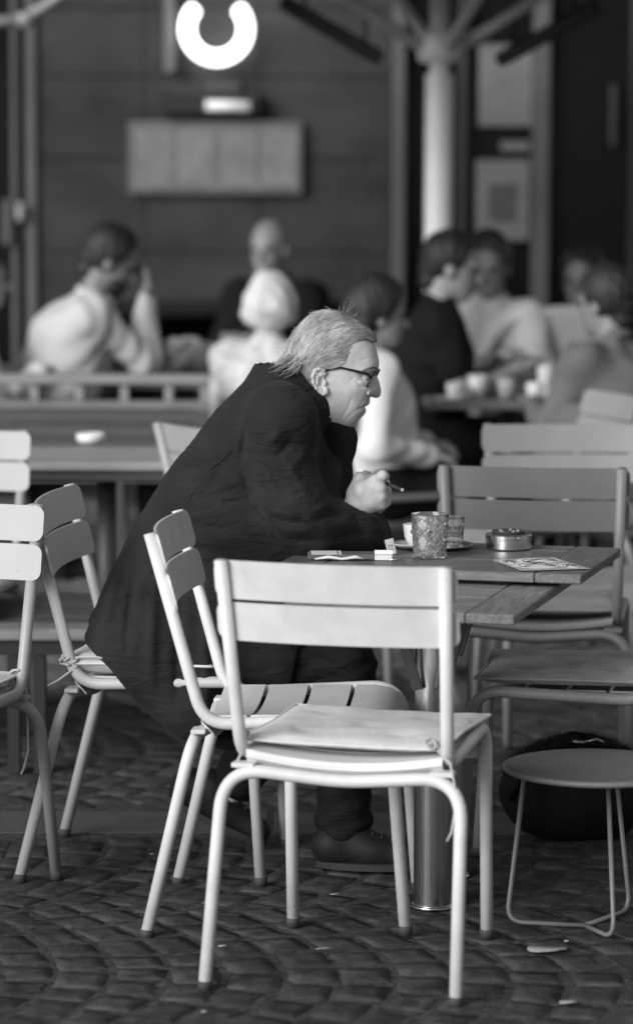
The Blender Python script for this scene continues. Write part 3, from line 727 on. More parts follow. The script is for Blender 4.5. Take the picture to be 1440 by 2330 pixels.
# ------------------------------------------------------------------ stool, bag, things on the ground
M['paint_stool'] = mat('paint_stool', .20, .45, var=.08, vscale=12)
sc0 = gnd(1352, 2105); st = empty('wire_stool', (sc0[0], sc0[1], 0), label='round grey metal stool with bent wire legs at the lower right', cat='stool')
zst = float(at(1345, 1742, sc0[1])[2]); rst = .205
mk('seat', lathe([(1e-6, -.004), (rst-.012, -.004), (rst-.003, -.001), (rst, .004), (rst-.002, .009), (rst-.01, .011), (rst-.02, .009), (1e-6, .0085)], 64, cz=zst-.009), M['paint_stool'], st)
for k, pxy in enumerate(((1152, 2103), (1396, 2142), (1432, 2075))):
    ft = gnd(*pxy)[:2]-sc0[:2]; hub = gnd(1330, 2112)[:2]-sc0[:2]; u = (ft-hub)/np.linalg.norm(ft-hub)
    top = (ft - u*.0)*.62 + np.array([.0, .0])
    if k == 0: top = at(1193, 1765, sc0[1])[:2]-sc0[:2]
    if k == 1: top = at(1382, 1765, sc0[1]-.06)[:2]-sc0[:2]
    if k == 2: top = at(1398, 1765, sc0[1]+.08)[:2]-sc0[:2]
    path = fillet([(top[0], top[1], zst-.014), (ft[0], ft[1], .006), (hub[0], hub[1], .006)], .035, 8)
    mk('wire_leg', tube(path, .0052, 10), M['paint_stool'], st)
# fluffy bag
bg = gnd(1300, 1925); bag = empty('fluffy_bag', (bg[0], bg[1]+.12, 0), label='black bag with fur trim lying on the setts behind the stool', cat='bag')
def blob(cx, cy, cz, rx, ry, rz, n=24, m_=16, amp=.06, seed=0, flat=None):
    v, f = [], []
    for j in range(m_+1):
        ph = math.pi*j/m_
        for i in range(n):
            th = 2*math.pi*i/n; k = 1 + amp*math.sin(3*th+seed)*math.sin(2*ph+seed) + amp*.6*math.sin(5*th-2*ph+2*seed)
            z = cz + rz*math.cos(ph)*k
            v.append((cx+rx*math.sin(ph)*math.cos(th)*k, cy+ry*math.sin(ph)*math.sin(th)*k, max(flat, z) if flat is not None else z))
    for j in range(m_):
        for i in range(n):
            i2 = (i+1) % n; f.append((j*n+i, (j+1)*n+i, (j+1)*n+i2, j*n+i2))
    return v, f
mk('body', blob(.02, 0, .11, .185, .11, .14, flat=.002, seed=2), M['leather'], bag)
fv, ff = [], []
for i in range(4200):
    a = RNG.uniform(0, 2*math.pi); b = RNG.uniform(0, 1)**.7*.34
    px_, py_ = .18*math.cos(a)*(b/.34)**.5, .11*math.sin(a)*(b/.34)**.5
    h0 = .11 + .14*math.sqrt(max(0, 1-(px_/.19)**2-(py_/.115)**2))*.98
    d = np.array([px_*2+RNG.normal(0, .3), py_*2+RNG.normal(0, .3), 1]); d /= np.linalg.norm(d); L_ = RNG.uniform(.010, .026)
    s = np.cross(d, RNG.normal(size=3)); s = s/np.linalg.norm(s)*.0011; b0 = len(fv); p_ = np.array([px_+.02, py_, h0-.004])
    fv += [tuple(p_-s), tuple(p_+s), tuple(p_+d*L_)]; ff.append((b0, b0+1, b0+2))
mk('fur_trim', (fv, ff), M['fur'], bag, kind='stuff')
mk('strap', tube([(-.15, -.06, .10), (-.09, -.09, .225), (.0, -.095, .250), (.10, -.09, .243), (.18, -.06, .15)], .008, 8), M['leather'], bag)
mk('clasp', join(tube([(.03, -.10, .252), (.06, -.102, .260), (.075, -.10, .252)], .0025, 6), tube([(.0, -.10, .254), (.028, -.102, .251)], .003, 6)), M['steel_tin'], bag)
# litter
def litter(px, py, w, h, label, m='litter', name='paper_scrap', seed=0):
    g_ = gnd(px, py); rs = np.random.default_rng(seed); n = 14
    pl = [(w/2*math.cos(t)*(1+rs.normal(0, .10)), h/2*math.sin(t)*(1+rs.normal(0, .12))) for t in np.linspace(0, 2*math.pi, n, endpoint=False)]
    pl = [(math.copysign(abs(x_/(w/2))**.6, x_)*w/2, math.copysign(abs(y_/(h/2))**.6, y_)*h/2) for x_, y_ in pl]
    v, f = prism(pl, .0015); v = [(a, b, c+.0045+.002*math.sin(60*a)) for a, b, c in v]
    return mk(name, (v, f), M[m], loc=(g_[0], g_[1], .0045), label=label, cat='litter', group='bits of litter on the setts')
litter(1243, 2166, .085, .058, 'pale dry flat leaf on the setts below the wire stool', 'leaf', 'fallen_leaf', 1)
litter(1288, 2149, .011, .016, 'tiny white scrap just above the dry leaf', seed=2)
litter(1290, 2288, .034, .022, 'small pale scrap at the lower right edge of the paving', seed=3)
litter(347, 1950, .012, .014, 'tiny white scrap left of the tilted chair legs', seed=4)
litter(506, 2160, .018, .012, 'pale crumpled scrap between the front chair legs', seed=5)
litter(734, 2166, .028, .006, 'thin white matchstick-like scrap under the front chair', seed=6)
litter(762, 2042, .022, .008, 'pale sliver below the black shoe', seed=7)
litter(465, 2310, .012, .014, 'small white scrap at the bottom edge near the front chair foot', seed=8)

# ------------------------------------------------------------------ left: table, low bench
lt0 = gnd(235, 1045, .75); lt = empty('side_table', (lt0[0], lt0[1]+.18, 0), label='blurred dark wooden table with ashtray behind the left chairs', cat='table', group='wooden terrace tables')
for i in range(5): mk('plank', box(-.36, .36, -.25+i*.1+.001, -.25+(i+1)*.1-.001, .722, .748, .003), M['wood_top'], lt, smooth=False)
mk('apron', box(-.34, .34, -.235, .235, .690, .721), M['char_metal'], lt, smooth=False)
mk('pole', tube([(0, 0, .012), (0, 0, .690)], .030, 20), M['char_metal'], lt)
for a in range(4):
    mk('base_leg', xf(box(0, .28, -.02, .02, .0, .025, .004), R(a*math.pi/2+.6, 'Z')), M['char_metal'], lt, smooth=False)
p = gnd(207, 1008, .75); aa = empty('ashtray', (p[0], p[1], .749), label='white ashtray on the blurred left table', cat='ashtray')
mk('bowl', lathe([(1e-6, .0), (.036, .0), (.045, .012), (.046, .032), (.041, .032), (.034, .010), (1e-6, .008)], 28), M['china'], aa)
lb0 = gnd(100, 1430, .40); lb = empty('low_bench', (-1.05, lb0[1], 0), label='low dark wooden plank bench behind the left chairs', cat='bench')
for i in range(6): mk('plank', box(-.75, .50, .0+i*.125+.003, (i+1)*.125-.003, .365, .398-.002*(i % 2), .004), M['wood_bench'] if i == 0 else M['wood_dark'], lb, smooth=False)
for yy in (.02, .69): mk('frame_bar', box(-.73, .48, yy, yy+.03, .325, .364), M['black_metal'], lb, smooth=False)
for xx, yy in ((-.70, .03), (.24, .03), (-.70, .68), (.24, .68), (.31, .03)):
    mk('leg', box(xx-.017, xx+.017, yy-.017, yy+.017, 0, .324, .003), M['black_metal'], lb, smooth=False)
# ------------------------------------------------------------------ background furniture
BY = 12.45
def bx(px): return float(at(px, 860, BY)[0])
lbn = empty('long_bench', (0, BY, 0), label='long wooden bench with open back rail behind the left table', cat='bench')
zr = float(at(300, 852, BY)[2])
mk('top_rail', box(-2.6, bx(478), -.04, .06, zr-.035, zr, .006), M['wood_pale'], lbn, smooth=False)
zl = float(at(300, 912, BY)[2])
mk('lower_rail', box(-2.6, bx(478), -.02, .02, zl-.03, zl, .004), M['wood_bench'], lbn, smooth=False)
for px_ in (-120, -15, 80, 182, 284, 385, 466): mk('post', box(bx(px_)-.016, bx(px_)+.016, -.022, .022, zl+.001, zr-.036, .003), M['wood_pale'], lbn, smooth=False)
zb = float(at(300, 1030, BY)[2])
for i in range(3):
    h_ = (zl-.032-zb)/3; mk('back_board', box(-2.6, bx(478), -.014, .014, zb+i*h_+.002, zb+(i+1)*h_-.002, .003), M['wood_back'], lbn, smooth=False)
for i in range(4): mk('seat_board', box(-2.6, bx(478), .03+i*.11, .03+(i+1)*.11-.006, .42, .45, .004), M['wood_bench'], lbn, smooth=False)
for xx in (-2.4, -1.55, -.75, -.35):
    mk('leg', box(xx-.025, xx+.025, -.02, .03, 0, .419), M['char_metal'], lbn, smooth=False); mk('leg', box(xx-.025, xx+.025, .40, .45, 0, .419), M['char_metal'], lbn, smooth=False)
TY = 13.15
gt = empty('long_table', (-1.0, TY, 0), label='long pale table with cups between the background guests at left', cat='table')
for i in range(6): mk('plank', box(-1.6, .78, i*.13+.002, (i+1)*.13-.002, .72, .75, .004), M['wood_pale'], gt, smooth=False)
for xx in (-1.5, .65):
    for yy in (.06, .70): mk('leg', box(xx-.03, xx+.03, yy-.03, yy+.03, 0, .719), M['char_metal'], gt, smooth=False)
def small_cup(px, py, Y, label, r=.03, h=.06, m='china', name='cup', cat='cup', z=.7505):
    r *= .85; h *= .85
    p = at(px, py, Y); o = empty(name, (p[0], Y, z), label=label, cat=cat, group='cups and glasses on the background tables')
    mk('body', lathe([(1e-6, 0), (r*.7, 0), (r*.95, h*.5), (r, h), (r*.93, h), (r*.85, h*.5), (r*.6, h*.1), (1e-6, h*.08)], 18), M[m], o)
    if name == 'cup':
        mk('handle', tube([(r*.9, 0, h*.8), (r*1.5, 0, h*.75), (r*1.5, 0, h*.35), (r*.85, 0, h*.3)], .005, 6), M[m], o); mk('saucer', lathe([(1e-6, -.0), (r*1.2, .001), (r*2, .008), (r*2, .011), (r*1.1, .005), (1e-6, .004)], 20), M[m], o)
    return o
small_cup(318, 815, 13.45, 'white cup beside the elbow of the bearded guest')
small_cup(355, 800, 13.55, 'tall pale glass on the long table right of the bearded guest', .035, .14, 'cloth_mid', 'tall_glass', 'glass')
small_cup(378, 812, 13.40, 'short pale glass next to the tall one on the long table', .032, .09, 'cloth_light', 'short_glass', 'glass')
small_cup(130, 815, 13.35, 'white bowl on the long table before the bearded guest', .06, .05, 'china', 'bowl', 'bowl')
bagl = empty('light_bag', tuple(np.array([at(455, 790, 13.6)[0], 13.6, .7505])), label='pale slumped bag on the long table before the dark wall bench', cat='bag')
mk('body', blob(0, 0, .055, .13, .08, .07, seed=4, flat=.001), M['cloth_mid'], bagl); mk('flap', blob(-.07, -.06, .06, .05, .03, .04, seed=5), M['cloth_light'], bagl)
RY = 12.3
rt0 = at(1125, 905, RY); rtb = empty('cafe_table', (rt0[0], RY+.1, 0), label='small cafe table crowded with white cups among the guests at right', cat='table')
mk('top', box(-.26, .26, -.25, .28, .722, .75, .005), M['wood_bench'], rtb, smooth=False)
mk('pole', tube([(.06, 0, .02), (.06, 0, .721)], .032, 16), M['steel'], rtb); mk('base_plate', lathe([(.2, 0), (.2, .012), (.05, .02), (1e-6, .02)], 24, .06, 0), M['char_metal'], rtb)
small_cup(1035, 895, RY-.05, 'white cup at the left end of the crowded cafe table', .04, .075)
small_cup(1085, 893, RY+.05, 'white jug in the middle of the crowded cafe table', .045, .10, 'china', 'jug', 'jug')
small_cup(1150, 893, RY-.02, 'pale glass near the middle of the crowded cafe table', .035, .09, 'cloth_light', 'glass_cup', 'glass')
small_cup(1215, 895, RY-.03, 'white cup at the right end of the crowded cafe table', .038, .075)
small_cup(1240, 860, RY+.2, 'tall white glass at the back of the crowded cafe table', .035, .13, 'cloth_white', 'tall_glass', 'glass')
# woven armchair at the right group, dark tub chair under the grey jumper
def armchair(x, y, yaw, m, label, w=.30, zt=.86, name='armchair'):
    o = empty(name, (x, y, 0), yaw, label=label, cat='armchair', group='armchairs of the background guests')
    mk('seat', box(-w, w, -.26, .26, .38, .45, .03), m, o)
    v, f = [], []
    n = 24; zz = (.44, .55, .70, zt-.05, zt)
    for t in range(2):
        for j, z in enumerate(zz):
            for i in range(n+1):
                a = math.pi*(1+i/n) - 0.0; k = (w+.015 if t == 0 else w-.03) - (.02 if j == 4 else 0); drop = (.0 if j < 2 else (z-.62)*(.55*(abs(i/n-.5)*2)**2.2))
                v.append((k*math.cos(a), .05 + k*1.05*math.sin(a)*.95, z-max(0, drop)))
    q = n+1; b = 5*q
    for j in range(4):
        for i in range(n): f += [(j*q+i, j*q+i+1, (j+1)*q+i+1, (j+1)*q+i), (b+j*q+i, b+(j+1)*q+i, b+(j+1)*q+i+1, b+j*q+i+1)]
    for i in range(n): f += [(4*q+i, 4*q+i+1, b+4*q+i+1, b+4*q+i), (i, b+i, b+i+1, i+1)]
    for j in range(4): f += [(j*q, (j+1)*q, b+(j+1)*q, b+j*q), (j*q+n, b+j*q+n, b+(j+1)*q+n, (j+1)*q+n)]
    mk('back_shell', (v, f), m, o)
    for sx in (-1, 1):
        for sy in (-1, 1): mk('leg', tube([(sx*.24, sy*.2, .379), (sx*.27, sy*.24, 0)], .014, 8), M['char_metal'], o)
    return o
p = at(1245, 800, 13.2); armchair(p[0], 13.25, math.pi*.85, M['cloth_mid'], 'pale grey rounded armchair back between the guests at right', zt=float(at(1245, 702, 13.2)[2]))
p = at(1420, 930, 11.6); ARM7 = armchair(p[0], 11.75, -.25, M['cloth_grey'], 'dark round-backed armchair under the guest in grey jumper', zt=.80)

# ------------------------------------------------------------------ implicit surfaces for people and clothes
def snets(Fv, lo, res):
    """surface nets on a value grid Fv (negative inside)"""
    nx, ny, nz = Fv.shape; S = Fv < 0
    c = S[:-1, :-1, :-1].astype(np.int8)
    for dx, dy, dz in ((1,0,0),(0,1,0),(0,0,1),(1,1,0),(1,0,1),(0,1,1),(1,1,1)):
        c = c + S[dx:nx-1+dx, dy:ny-1+dy, dz:nz-1+dz]
    act = np.argwhere((c > 0) & (c < 8))
    idx = np.full((nx-1, ny-1, nz-1), -1, np.int64); idx[act[:, 0], act[:, 1], act[:, 2]] = np.arange(len(act))
    pos = np.zeros((len(act), 3)); cnt = np.zeros(len(act))
    cor = [(0,0,0),(1,0,0),(0,1,0),(1,1,0),(0,0,1),(1,0,1),(0,1,1),(1,1,1)]
    val = [Fv[act[:, 0]+a, act[:, 1]+b, act[:, 2]+d] for a, b, d in cor]
    for i, j in ((0,1),(2,3),(4,5),(6,7),(0,2),(1,3),(4,6),(5,7),(0,4),(1,5),(2,6),(3,7)):
        m = (val[i] < 0) != (val[j] < 0); t = np.where(m, val[i]/(val[i]-val[j]+1e-20), 0)
        pa, pb = np.array(cor[i], float), np.array(cor[j], float)
        pos += np.where(m[:, None], pa + t[:, None]*(pb-pa), 0); cnt += m
    P = np.array(lo) + res*(act + pos/np.maximum(cnt, 1)[:, None])
    quads = []
    for ax in range(3):
        sl0 = [slice(None)]*3; sl1 = [slice(None)]*3; sl0[ax] = slice(0, -1); sl1[ax] = slice(1, None)
        A_, B_ = S[tuple(sl0)], S[tuple(sl1)]; e = np.argwhere(A_ != B_)
        o1, o2 = [(1, 2), (2, 0), (0, 1)][ax]
        ok = (e[:, o1] > 0) & (e[:, o2] > 0) & (e[:, o1] < Fv.shape[o1]-1) & (e[:, o2] < Fv.shape[o2]-1); e = e[ok]
        ins_ = A_[e[:, 0], e[:, 1], e[:, 2]]
        def g(d1, d2):
            q = e.copy(); q[:, o1] -= d1; q[:, o2] -= d2; return idx[q[:, 0], q[:, 1], q[:, 2]]
        q = np.stack([g(1, 1), g(0, 1), g(0, 0), g(1, 0)], 1); q[~ins_] = q[~ins_][:, ::-1]; quads.append(q)
    return P, np.concatenate(quads)
def grid(lo, hi, res):
    ax = [np.arange(lo[i], hi[i]+res, res, dtype=np.float32) for i in range(3)]
    return np.meshgrid(*ax, indexing='ij', sparse=True)
def smin(a, b, k):
    h = np.clip(.5+.5*(b-a)/k, 0, 1); return b*(1-h)+a*h - k*h*(1-h)
def smax(a, b, k): return -smin(-a, -b, k)
def cone(G, a, b, ra, rb):
    X, Y, Z = G; a = np.array(a, float); d = np.array(b, float)-a; L = d@d+1e-12
    t = np.clip(((X-a[0])*d[0]+(Y-a[1])*d[1]+(Z-a[2])*d[2])/L, 0, 1)
    return np.sqrt((X-a[0]-t*d[0])**2+(Y-a[1]-t*d[1])**2+(Z-a[2]-t*d[2])**2) - (ra+t*(rb-ra))
def ell(G, c, r, Rm=None):
    X, Y, Z = G; x, y, z = X-c[0], Y-c[1], Z-c[2]
    if Rm is not None:
        Rm = np.array(Rm); x, y, z = (Rm[0, 0]*x+Rm[1, 0]*y+Rm[2, 0]*z, Rm[0, 1]*x+Rm[1, 1]*y+Rm[2, 1]*z, Rm[0, 2]*x+Rm[1, 2]*y+Rm[2, 2]*z)
    k = np.sqrt((x/r[0])**2+(y/r[1])**2+(z/r[2])**2); k2 = np.sqrt((x/r[0]**2)**2+(y/r[1]**2)**2+(z/r[2]**2)**2)+1e-9
    return k*(k-1)/k2
def build(fn, lo, hi, res):
    G = grid(lo, hi, res); V_ = fn(G); V_ = np.broadcast_to(V_, (G[0].shape[0], G[1].shape[1], G[2].shape[2])); return snets(V_, lo, res)
def bounds(prims, pad):
    P = np.array([p for pr in prims for p in (pr[0], pr[1])]); r = max(max(pr[2], pr[3]) for pr in prims); return P.min(0)-r-pad, P.max(0)+r+pad
def cones_mesh(prims, res, k=.03, pad=.03, extra=None, cut=None):
    lo, hi = bounds(prims, pad)
    def fn(G):
        d = None
        for a, b, ra, rb in prims: q = cone(G, a, b, ra, rb); d = q if d is None else smin(d, q, k)
        if extra: d = extra(G, d)
        return d
    return build(fn, lo, hi, res)
def hand_prims(wrist, dirv, up, s=1.0, curl=.6, side=1):
    """palm and five fingers: dirv along the hand, up = back of the hand, side = thumb side"""
    w = np.array(wrist, float); d = np.array(dirv, float); d /= np.linalg.norm(d); u = np.array(up, float); u -= d*(u@d); u /= np.linalg.norm(u); l = np.cross(u, d)*side
    P = [(w, w+d*.03*s, .026*s, .028*s)]
    for i in range(4): P.append((w+d*.01*s+l*(.012-.008*i)*s, w+d*.085*s+l*(.030-.020*i)*s, .017*s, .0125*s))
    Ls = (.072, .080, .074, .058)
    for i in range(4):
        b = w+d*(.088-.004*abs(i-1))*s+l*(.031-.0205*i)*s; a = 0.0
        for j, q in enumerate((.45, .32, .23)):
            a += curl*(.9 if j else .7); dd = d*math.cos(a)-u*math.sin(a); e = b+dd*Ls[i]*q*s; P.append((b, e, (.0095-.0012*j)*s, (.0086-.0012*j)*s)); b = e
    b = w+d*.02*s+l*.028*s; e = b+(d*.6+l*.75-u*.2)*.045*s; P.append((b, e, .016*s, .0115*s))
    e2 = e+(d*.95+l*.15-u*.35)*.034*s; P.append((e, e2, .011*s, .0098*s)); P.append((e2, e2+(d-u*.4)*.022*s, .0098*s, .008*s))
    return P
def hand_mesh(prims, res=.004): return cones_mesh(prims, res, k=.006, pad=.012)
def ik(s, w, l1, l2, pole):
    s, w, pole = (np.array(q, float) for q in (s, w, pole)); d = w-s; L = np.linalg.norm(d)
    if L > (l1+l2)*.995: w = s+d/L*(l1+l2)*.995; d = w-s; L = np.linalg.norm(d)
    a = (l1*l1-l2*l2+L*L)/(2*L); h = math.sqrt(max(0, l1*l1-a*a)); u = d/L; p = pole-u*(pole@u); p /= np.linalg.norm(p)+1e-9
    return s+u*a+p*h, w
def arr(vf): return [tuple(p) for p in vf[0]], [tuple(q) for q in vf[1]]

def person(label, X, Y, yaw, zoff=0.0, lean=.15, head_yaw=0, head_pitch=.1, hands=((.35, .15, .80), (.35, -.15, .80)), top='cloth_light', sleeve='long',
           trouser='trouser', skin='skin_bg', hair='short', hair_m='hair_dark', beard=False, knees=(.42, .42), fat=1.0, hand_dir=None, hand_up=None, curl=.6, neck=.0, scale=1.0, side=0.0, shin_back=.02, res=.011, collar=True):
    root = empty('person', (X, Y, zoff), yaw, label=label, cat='person', group='guests seated in the background')
    root.scale = (scale,)*3
    hip = np.array([0, 0, .55]); sp = np.array([math.sin(lean), side, math.cos(lean)]); chest = hip+sp*.30; nb = hip+sp*.47+np.array([.015, 0, 0])
    L_ = np.array([0, 1, 0])
    sh = [nb - sp*.055 + L_*s*.165*fat**.5 for s in (1, -1)]
    hd = nb + np.array([.035+.10*math.sin(lean)+neck, side*.1, .165])
    arms = []
    for k, s in enumerate((1, -1)):
        if hands[k] is None: wr = sh[k]+np.array([.05, s*.06, -.52])
        else: wr = np.array(hands[k], float)
        el, wr = ik(sh[k], wr, .29, .26, np.array([-.25, s*.55, -.8])); arms.append((sh[k], el, wr))
    hy, hp = head_yaw, head_pitch
    Rm = np.array(Matrix.Rotation(hy, 3, 'Z') @ Matrix.Rotation(hp, 3, 'Y')); H = lambda x, y, z: hd + Rm @ np.array([x, y, z])
    # skin: head, neck, core, arms, hands, legs
    def head_fn(G):
        d = ell(G, H(-.012, 0, .028), (.098, .078, .092), Rm)
        d = smin(d, ell(G, H(.030, 0, -.045), (.066, .060, .080), Rm), .03)
        d = smin(d, ell(G, H(.062, 0, -.098), (.030, .034, .026), Rm), .025)
        d = smin(d, cone(G, H(.088, 0, .0), H(.112, 0, -.036), .009, .014), .012)
        d = smin(d, cone(G, H(.080, -.035, .018), H(.080, .035, .018), .012, .012), .014)
        d = smin(d, cone(G, H(.088, -.018, -.066), H(.088, .018, -.066), .008, .008), .010)
        for s in (1, -1):
            d = smax(d, -ell(G, H(.100, s*.032, -.002), (.018, .017, .012), Rm), .010)
            d = smin(d, ell(G, H(-.008, s*.079, -.018), (.020, .010, .032), Rm), .006)
        d = smin(d, cone(G, H(-.02, 0, -.06), nb-sp*.05, .054, .062), .025)
        return d
    hm = build(head_fn, np.minimum(hd-.16, nb-.12), hd+.16, .0065)
    core = [(hip, chest, .105, .115), (chest, nb-sp*.04, .115, .06)]
    for a, b, c in arms: core += [(a, b, .046, .038), (b, c, .038, .026)]
    kn = []
    for k, s in enumerate((1, -1)):
        h0 = hip+np.array([0, s*.085, -.03]); kk = np.array([knees[k], s*.13, .52]); an = np.array([knees[k]+shin_back*1.0, s*.13, .075]); kn.append((h0, kk, an)); core += [(h0, kk, .07, .052), (kk, an, .048, .036)]
    parts = [hm, cones_mesh(core, .014)]
    for k, s in enumerate((1, -1)):
        a, b, c = arms[k]; dv = (c-b) if hand_dir is None or hand_dir[k] is None else np.array(hand_dir[k], float); up = np.array([0, 0, 1.0]) if hand_up is None or hand_up[k] is None else np.array(hand_up[k], float)
        parts.append(hand_mesh(hand_prims(c, dv, up, 1.0, curl, -s), .005))
    bm_ = mk('body', join(*[arr(q) for q in parts]), M[skin], root)
    for s in (1, -1): mk('eye', xf(blob(0, 0, 0, .011, .011, .011, 10, 8, 0), T(*H(.083, s*.032, -.002))), M['eye_dark'], root)
    # top
    tp = [(hip+np.array([0, 0, -.04]), chest, .145*fat, .15*fat), (chest, nb-sp*.07, .15*fat, .085), (sh[0], sh[1], .072, .072), (nb-sp*.06, nb+np.array([.0, 0, .012]), .085, .066)]
    for sgn in (1, -1): tp.append((chest+L_*sgn*.05, sh[0 if sgn > 0 else 1], .13*fat, .075))
    for a, b, c in arms:
        if sleeve == 'long': tp += [(a, b, .068, .056), (b, c, .056, .042)]
        else: tp += [(a, a+(b-a)*.62, .070, .060)]
    def wr_(G, d):
        X_, Y_, Z_ = G; q_ = 2.2*np.sin(7*X_+5*Z_)+1.7*np.sin(9*Y_-6*Z_); return d + .0050*np.sin(17*Z_+9*Y_+12*X_+1.5*q_) + .0042*np.sin(34*X_-19*Z_+31*Y_+2.2*q_)
    mk('shirt', arr(cones_mesh(tp, res, k=.04, extra=wr_)), M[top], root)
    if collar:
        cr = [nb + np.array([.008, 0, .020]) + np.array([.066*math.cos(t), .066*math.sin(t), -.030*math.cos(t)]) for t in np.linspace(.35, 2*math.pi-.35, 22)]
        mk('collar', tube(cr, [.011]+[.016]*20+[.011], 8), M[collar if isinstance(collar, str) else top], root)
    tr = []
    for h0, kk, an in kn: tr += [(h0, kk, .098*fat, .068), (kk, an, .066, .056)]
    tr.append((kn[0][0], kn[1][0], .11*fat, .11*fat)); mk('trousers', arr(cones_mesh(tr, .014, k=.03)), M[trouser], root)
    for h0, kk, an in kn:
        sh_ = [(an+np.array([-.03, 0, -.035]), an+np.array([.13, 0, -.045]), .036, .030), (an, an+np.array([0, 0, -.04]), .042, .04)]
        mk('shoe', arr(cones_mesh(sh_, .009, k=.02)), M['shoe'], root)
    if hair != 'bald':
        def hair_fn(G):
            t = {'short': .016, 'puff': .026, 'long': .022, 'crop': .010}[hair]
            d = ell(G, H(-.016, 0, .032), (.100+t*.8, .079+t, .094+t), Rm)
            # keep the face free
            n_ = Rm @ np.array([.90, 0, -.44]); o = H(.050, 0, .040)
            pl = (G[0]-o[0])*n_[0]+(G[1]-o[1])*n_[1]+(G[2]-o[2])*n_[2]
            d = smax(d, pl, .012)
            if hair in ('short', 'crop'): d = smin(d, cone(G, H(-.075, 0, -.03), H(-.07, 0, -.075), .045, .04), .02)
            if hair == 'puff': d = smin(d, ell(G, H(-.035, 0, -.015), (.098, .118, .088), Rm), .03)
            if hair == 'long':
                d = smin(d, cone(G, H(-.06, 0, .01), H(-.115, 0, -.26), .080, .058), .03)
                for s in (1, -1): d = smin(d, cone(G, H(-.055, s*.055, .02), H(-.07, s*.06, -.15), .030, .024), .02)
            X_, Y_, Z_ = G
            a_ = .0040
            if hair == 'puff': d = d + .009*np.sin(38*X_+20*Z_+2*np.sin(21*Y_))*np.sin(41*Y_-30*Z_+2*np.sin(24*X_))
            return d + a_*np.sin(62*X_+50*Z_+3*np.sin(40*Y_))*np.sin(70*Y_-60*Z_+3*np.sin(45*X_))
        mk('hair', arr(build(hair_fn, hd-.27, hd+.2, .0075)), M[hair_m], root)
    if beard:
        def bf(G):
            d = ell(G, H(.048, 0, -.085), (.056, .064, .056), Rm); o = H(.04, 0, -.052); n_ = Rm @ np.array([-.15, 0, 1.0]); pl = (G[0]-o[0])*n_[0]+(G[1]-o[1])*n_[1]+(G[2]-o[2])*n_[2]
            return smax(d, pl, .012)
        mk('beard', arr(build(bf, hd-.2, hd+.12, .0075)), M[hair_m], root)
    return root
def seat_at(px, Y): return float(at(px, 900, Y)[0])
PI = math.pi
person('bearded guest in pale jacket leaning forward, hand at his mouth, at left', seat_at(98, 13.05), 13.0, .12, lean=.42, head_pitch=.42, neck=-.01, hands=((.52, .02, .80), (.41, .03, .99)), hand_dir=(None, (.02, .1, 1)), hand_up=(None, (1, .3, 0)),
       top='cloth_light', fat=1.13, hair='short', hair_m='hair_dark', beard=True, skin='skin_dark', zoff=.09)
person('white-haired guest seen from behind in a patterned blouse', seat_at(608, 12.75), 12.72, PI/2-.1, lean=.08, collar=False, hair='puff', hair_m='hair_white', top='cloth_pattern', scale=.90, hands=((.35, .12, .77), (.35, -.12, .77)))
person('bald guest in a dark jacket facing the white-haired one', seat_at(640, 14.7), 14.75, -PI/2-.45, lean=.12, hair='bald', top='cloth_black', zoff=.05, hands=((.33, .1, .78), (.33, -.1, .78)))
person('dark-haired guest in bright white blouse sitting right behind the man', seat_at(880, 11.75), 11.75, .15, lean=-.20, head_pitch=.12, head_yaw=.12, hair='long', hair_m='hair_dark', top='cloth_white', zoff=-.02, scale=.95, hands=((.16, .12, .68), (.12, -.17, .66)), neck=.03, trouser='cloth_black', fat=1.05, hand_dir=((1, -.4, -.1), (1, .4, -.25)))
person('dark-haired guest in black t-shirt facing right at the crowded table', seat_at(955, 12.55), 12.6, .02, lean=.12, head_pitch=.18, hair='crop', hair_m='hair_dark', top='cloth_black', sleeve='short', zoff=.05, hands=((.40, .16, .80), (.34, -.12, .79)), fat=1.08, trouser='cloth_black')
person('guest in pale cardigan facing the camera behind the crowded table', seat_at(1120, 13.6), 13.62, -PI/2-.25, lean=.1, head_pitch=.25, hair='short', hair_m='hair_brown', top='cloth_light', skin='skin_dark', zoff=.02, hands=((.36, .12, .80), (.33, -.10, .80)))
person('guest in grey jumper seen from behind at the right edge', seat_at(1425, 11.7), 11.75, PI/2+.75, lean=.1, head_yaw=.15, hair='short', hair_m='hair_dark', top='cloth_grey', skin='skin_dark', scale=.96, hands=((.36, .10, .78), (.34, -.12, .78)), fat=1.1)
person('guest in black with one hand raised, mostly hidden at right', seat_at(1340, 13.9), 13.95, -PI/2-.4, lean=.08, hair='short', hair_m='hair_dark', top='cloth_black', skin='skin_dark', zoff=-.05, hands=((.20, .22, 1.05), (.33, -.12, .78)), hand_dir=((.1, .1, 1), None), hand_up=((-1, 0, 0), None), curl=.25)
person('guest in white shirt cut off at the left edge', seat_at(-135, 12.85), 12.85, .3, lean=.2, hair='short', hair_m='hair_brown', top='cloth_white')
# chairs the right-hand guests sit on
q = seat_at(880, 11.75); chair('p4', q+.02, 11.75, PI/2-.18, 'paint_dark', 'dark garden chair under the guest in white blouse')
q = seat_at(955, 12.55); chair('p5', q+.02, 12.6, PI/2-.02, 'paint_dark', 'dark garden chair under the guest in black t-shirt')
q = seat_at(1120, 13.6); chair('p6', q, 13.62, PI+.25, 'paint_dark', 'dark garden chair under the guest in pale cardigan')
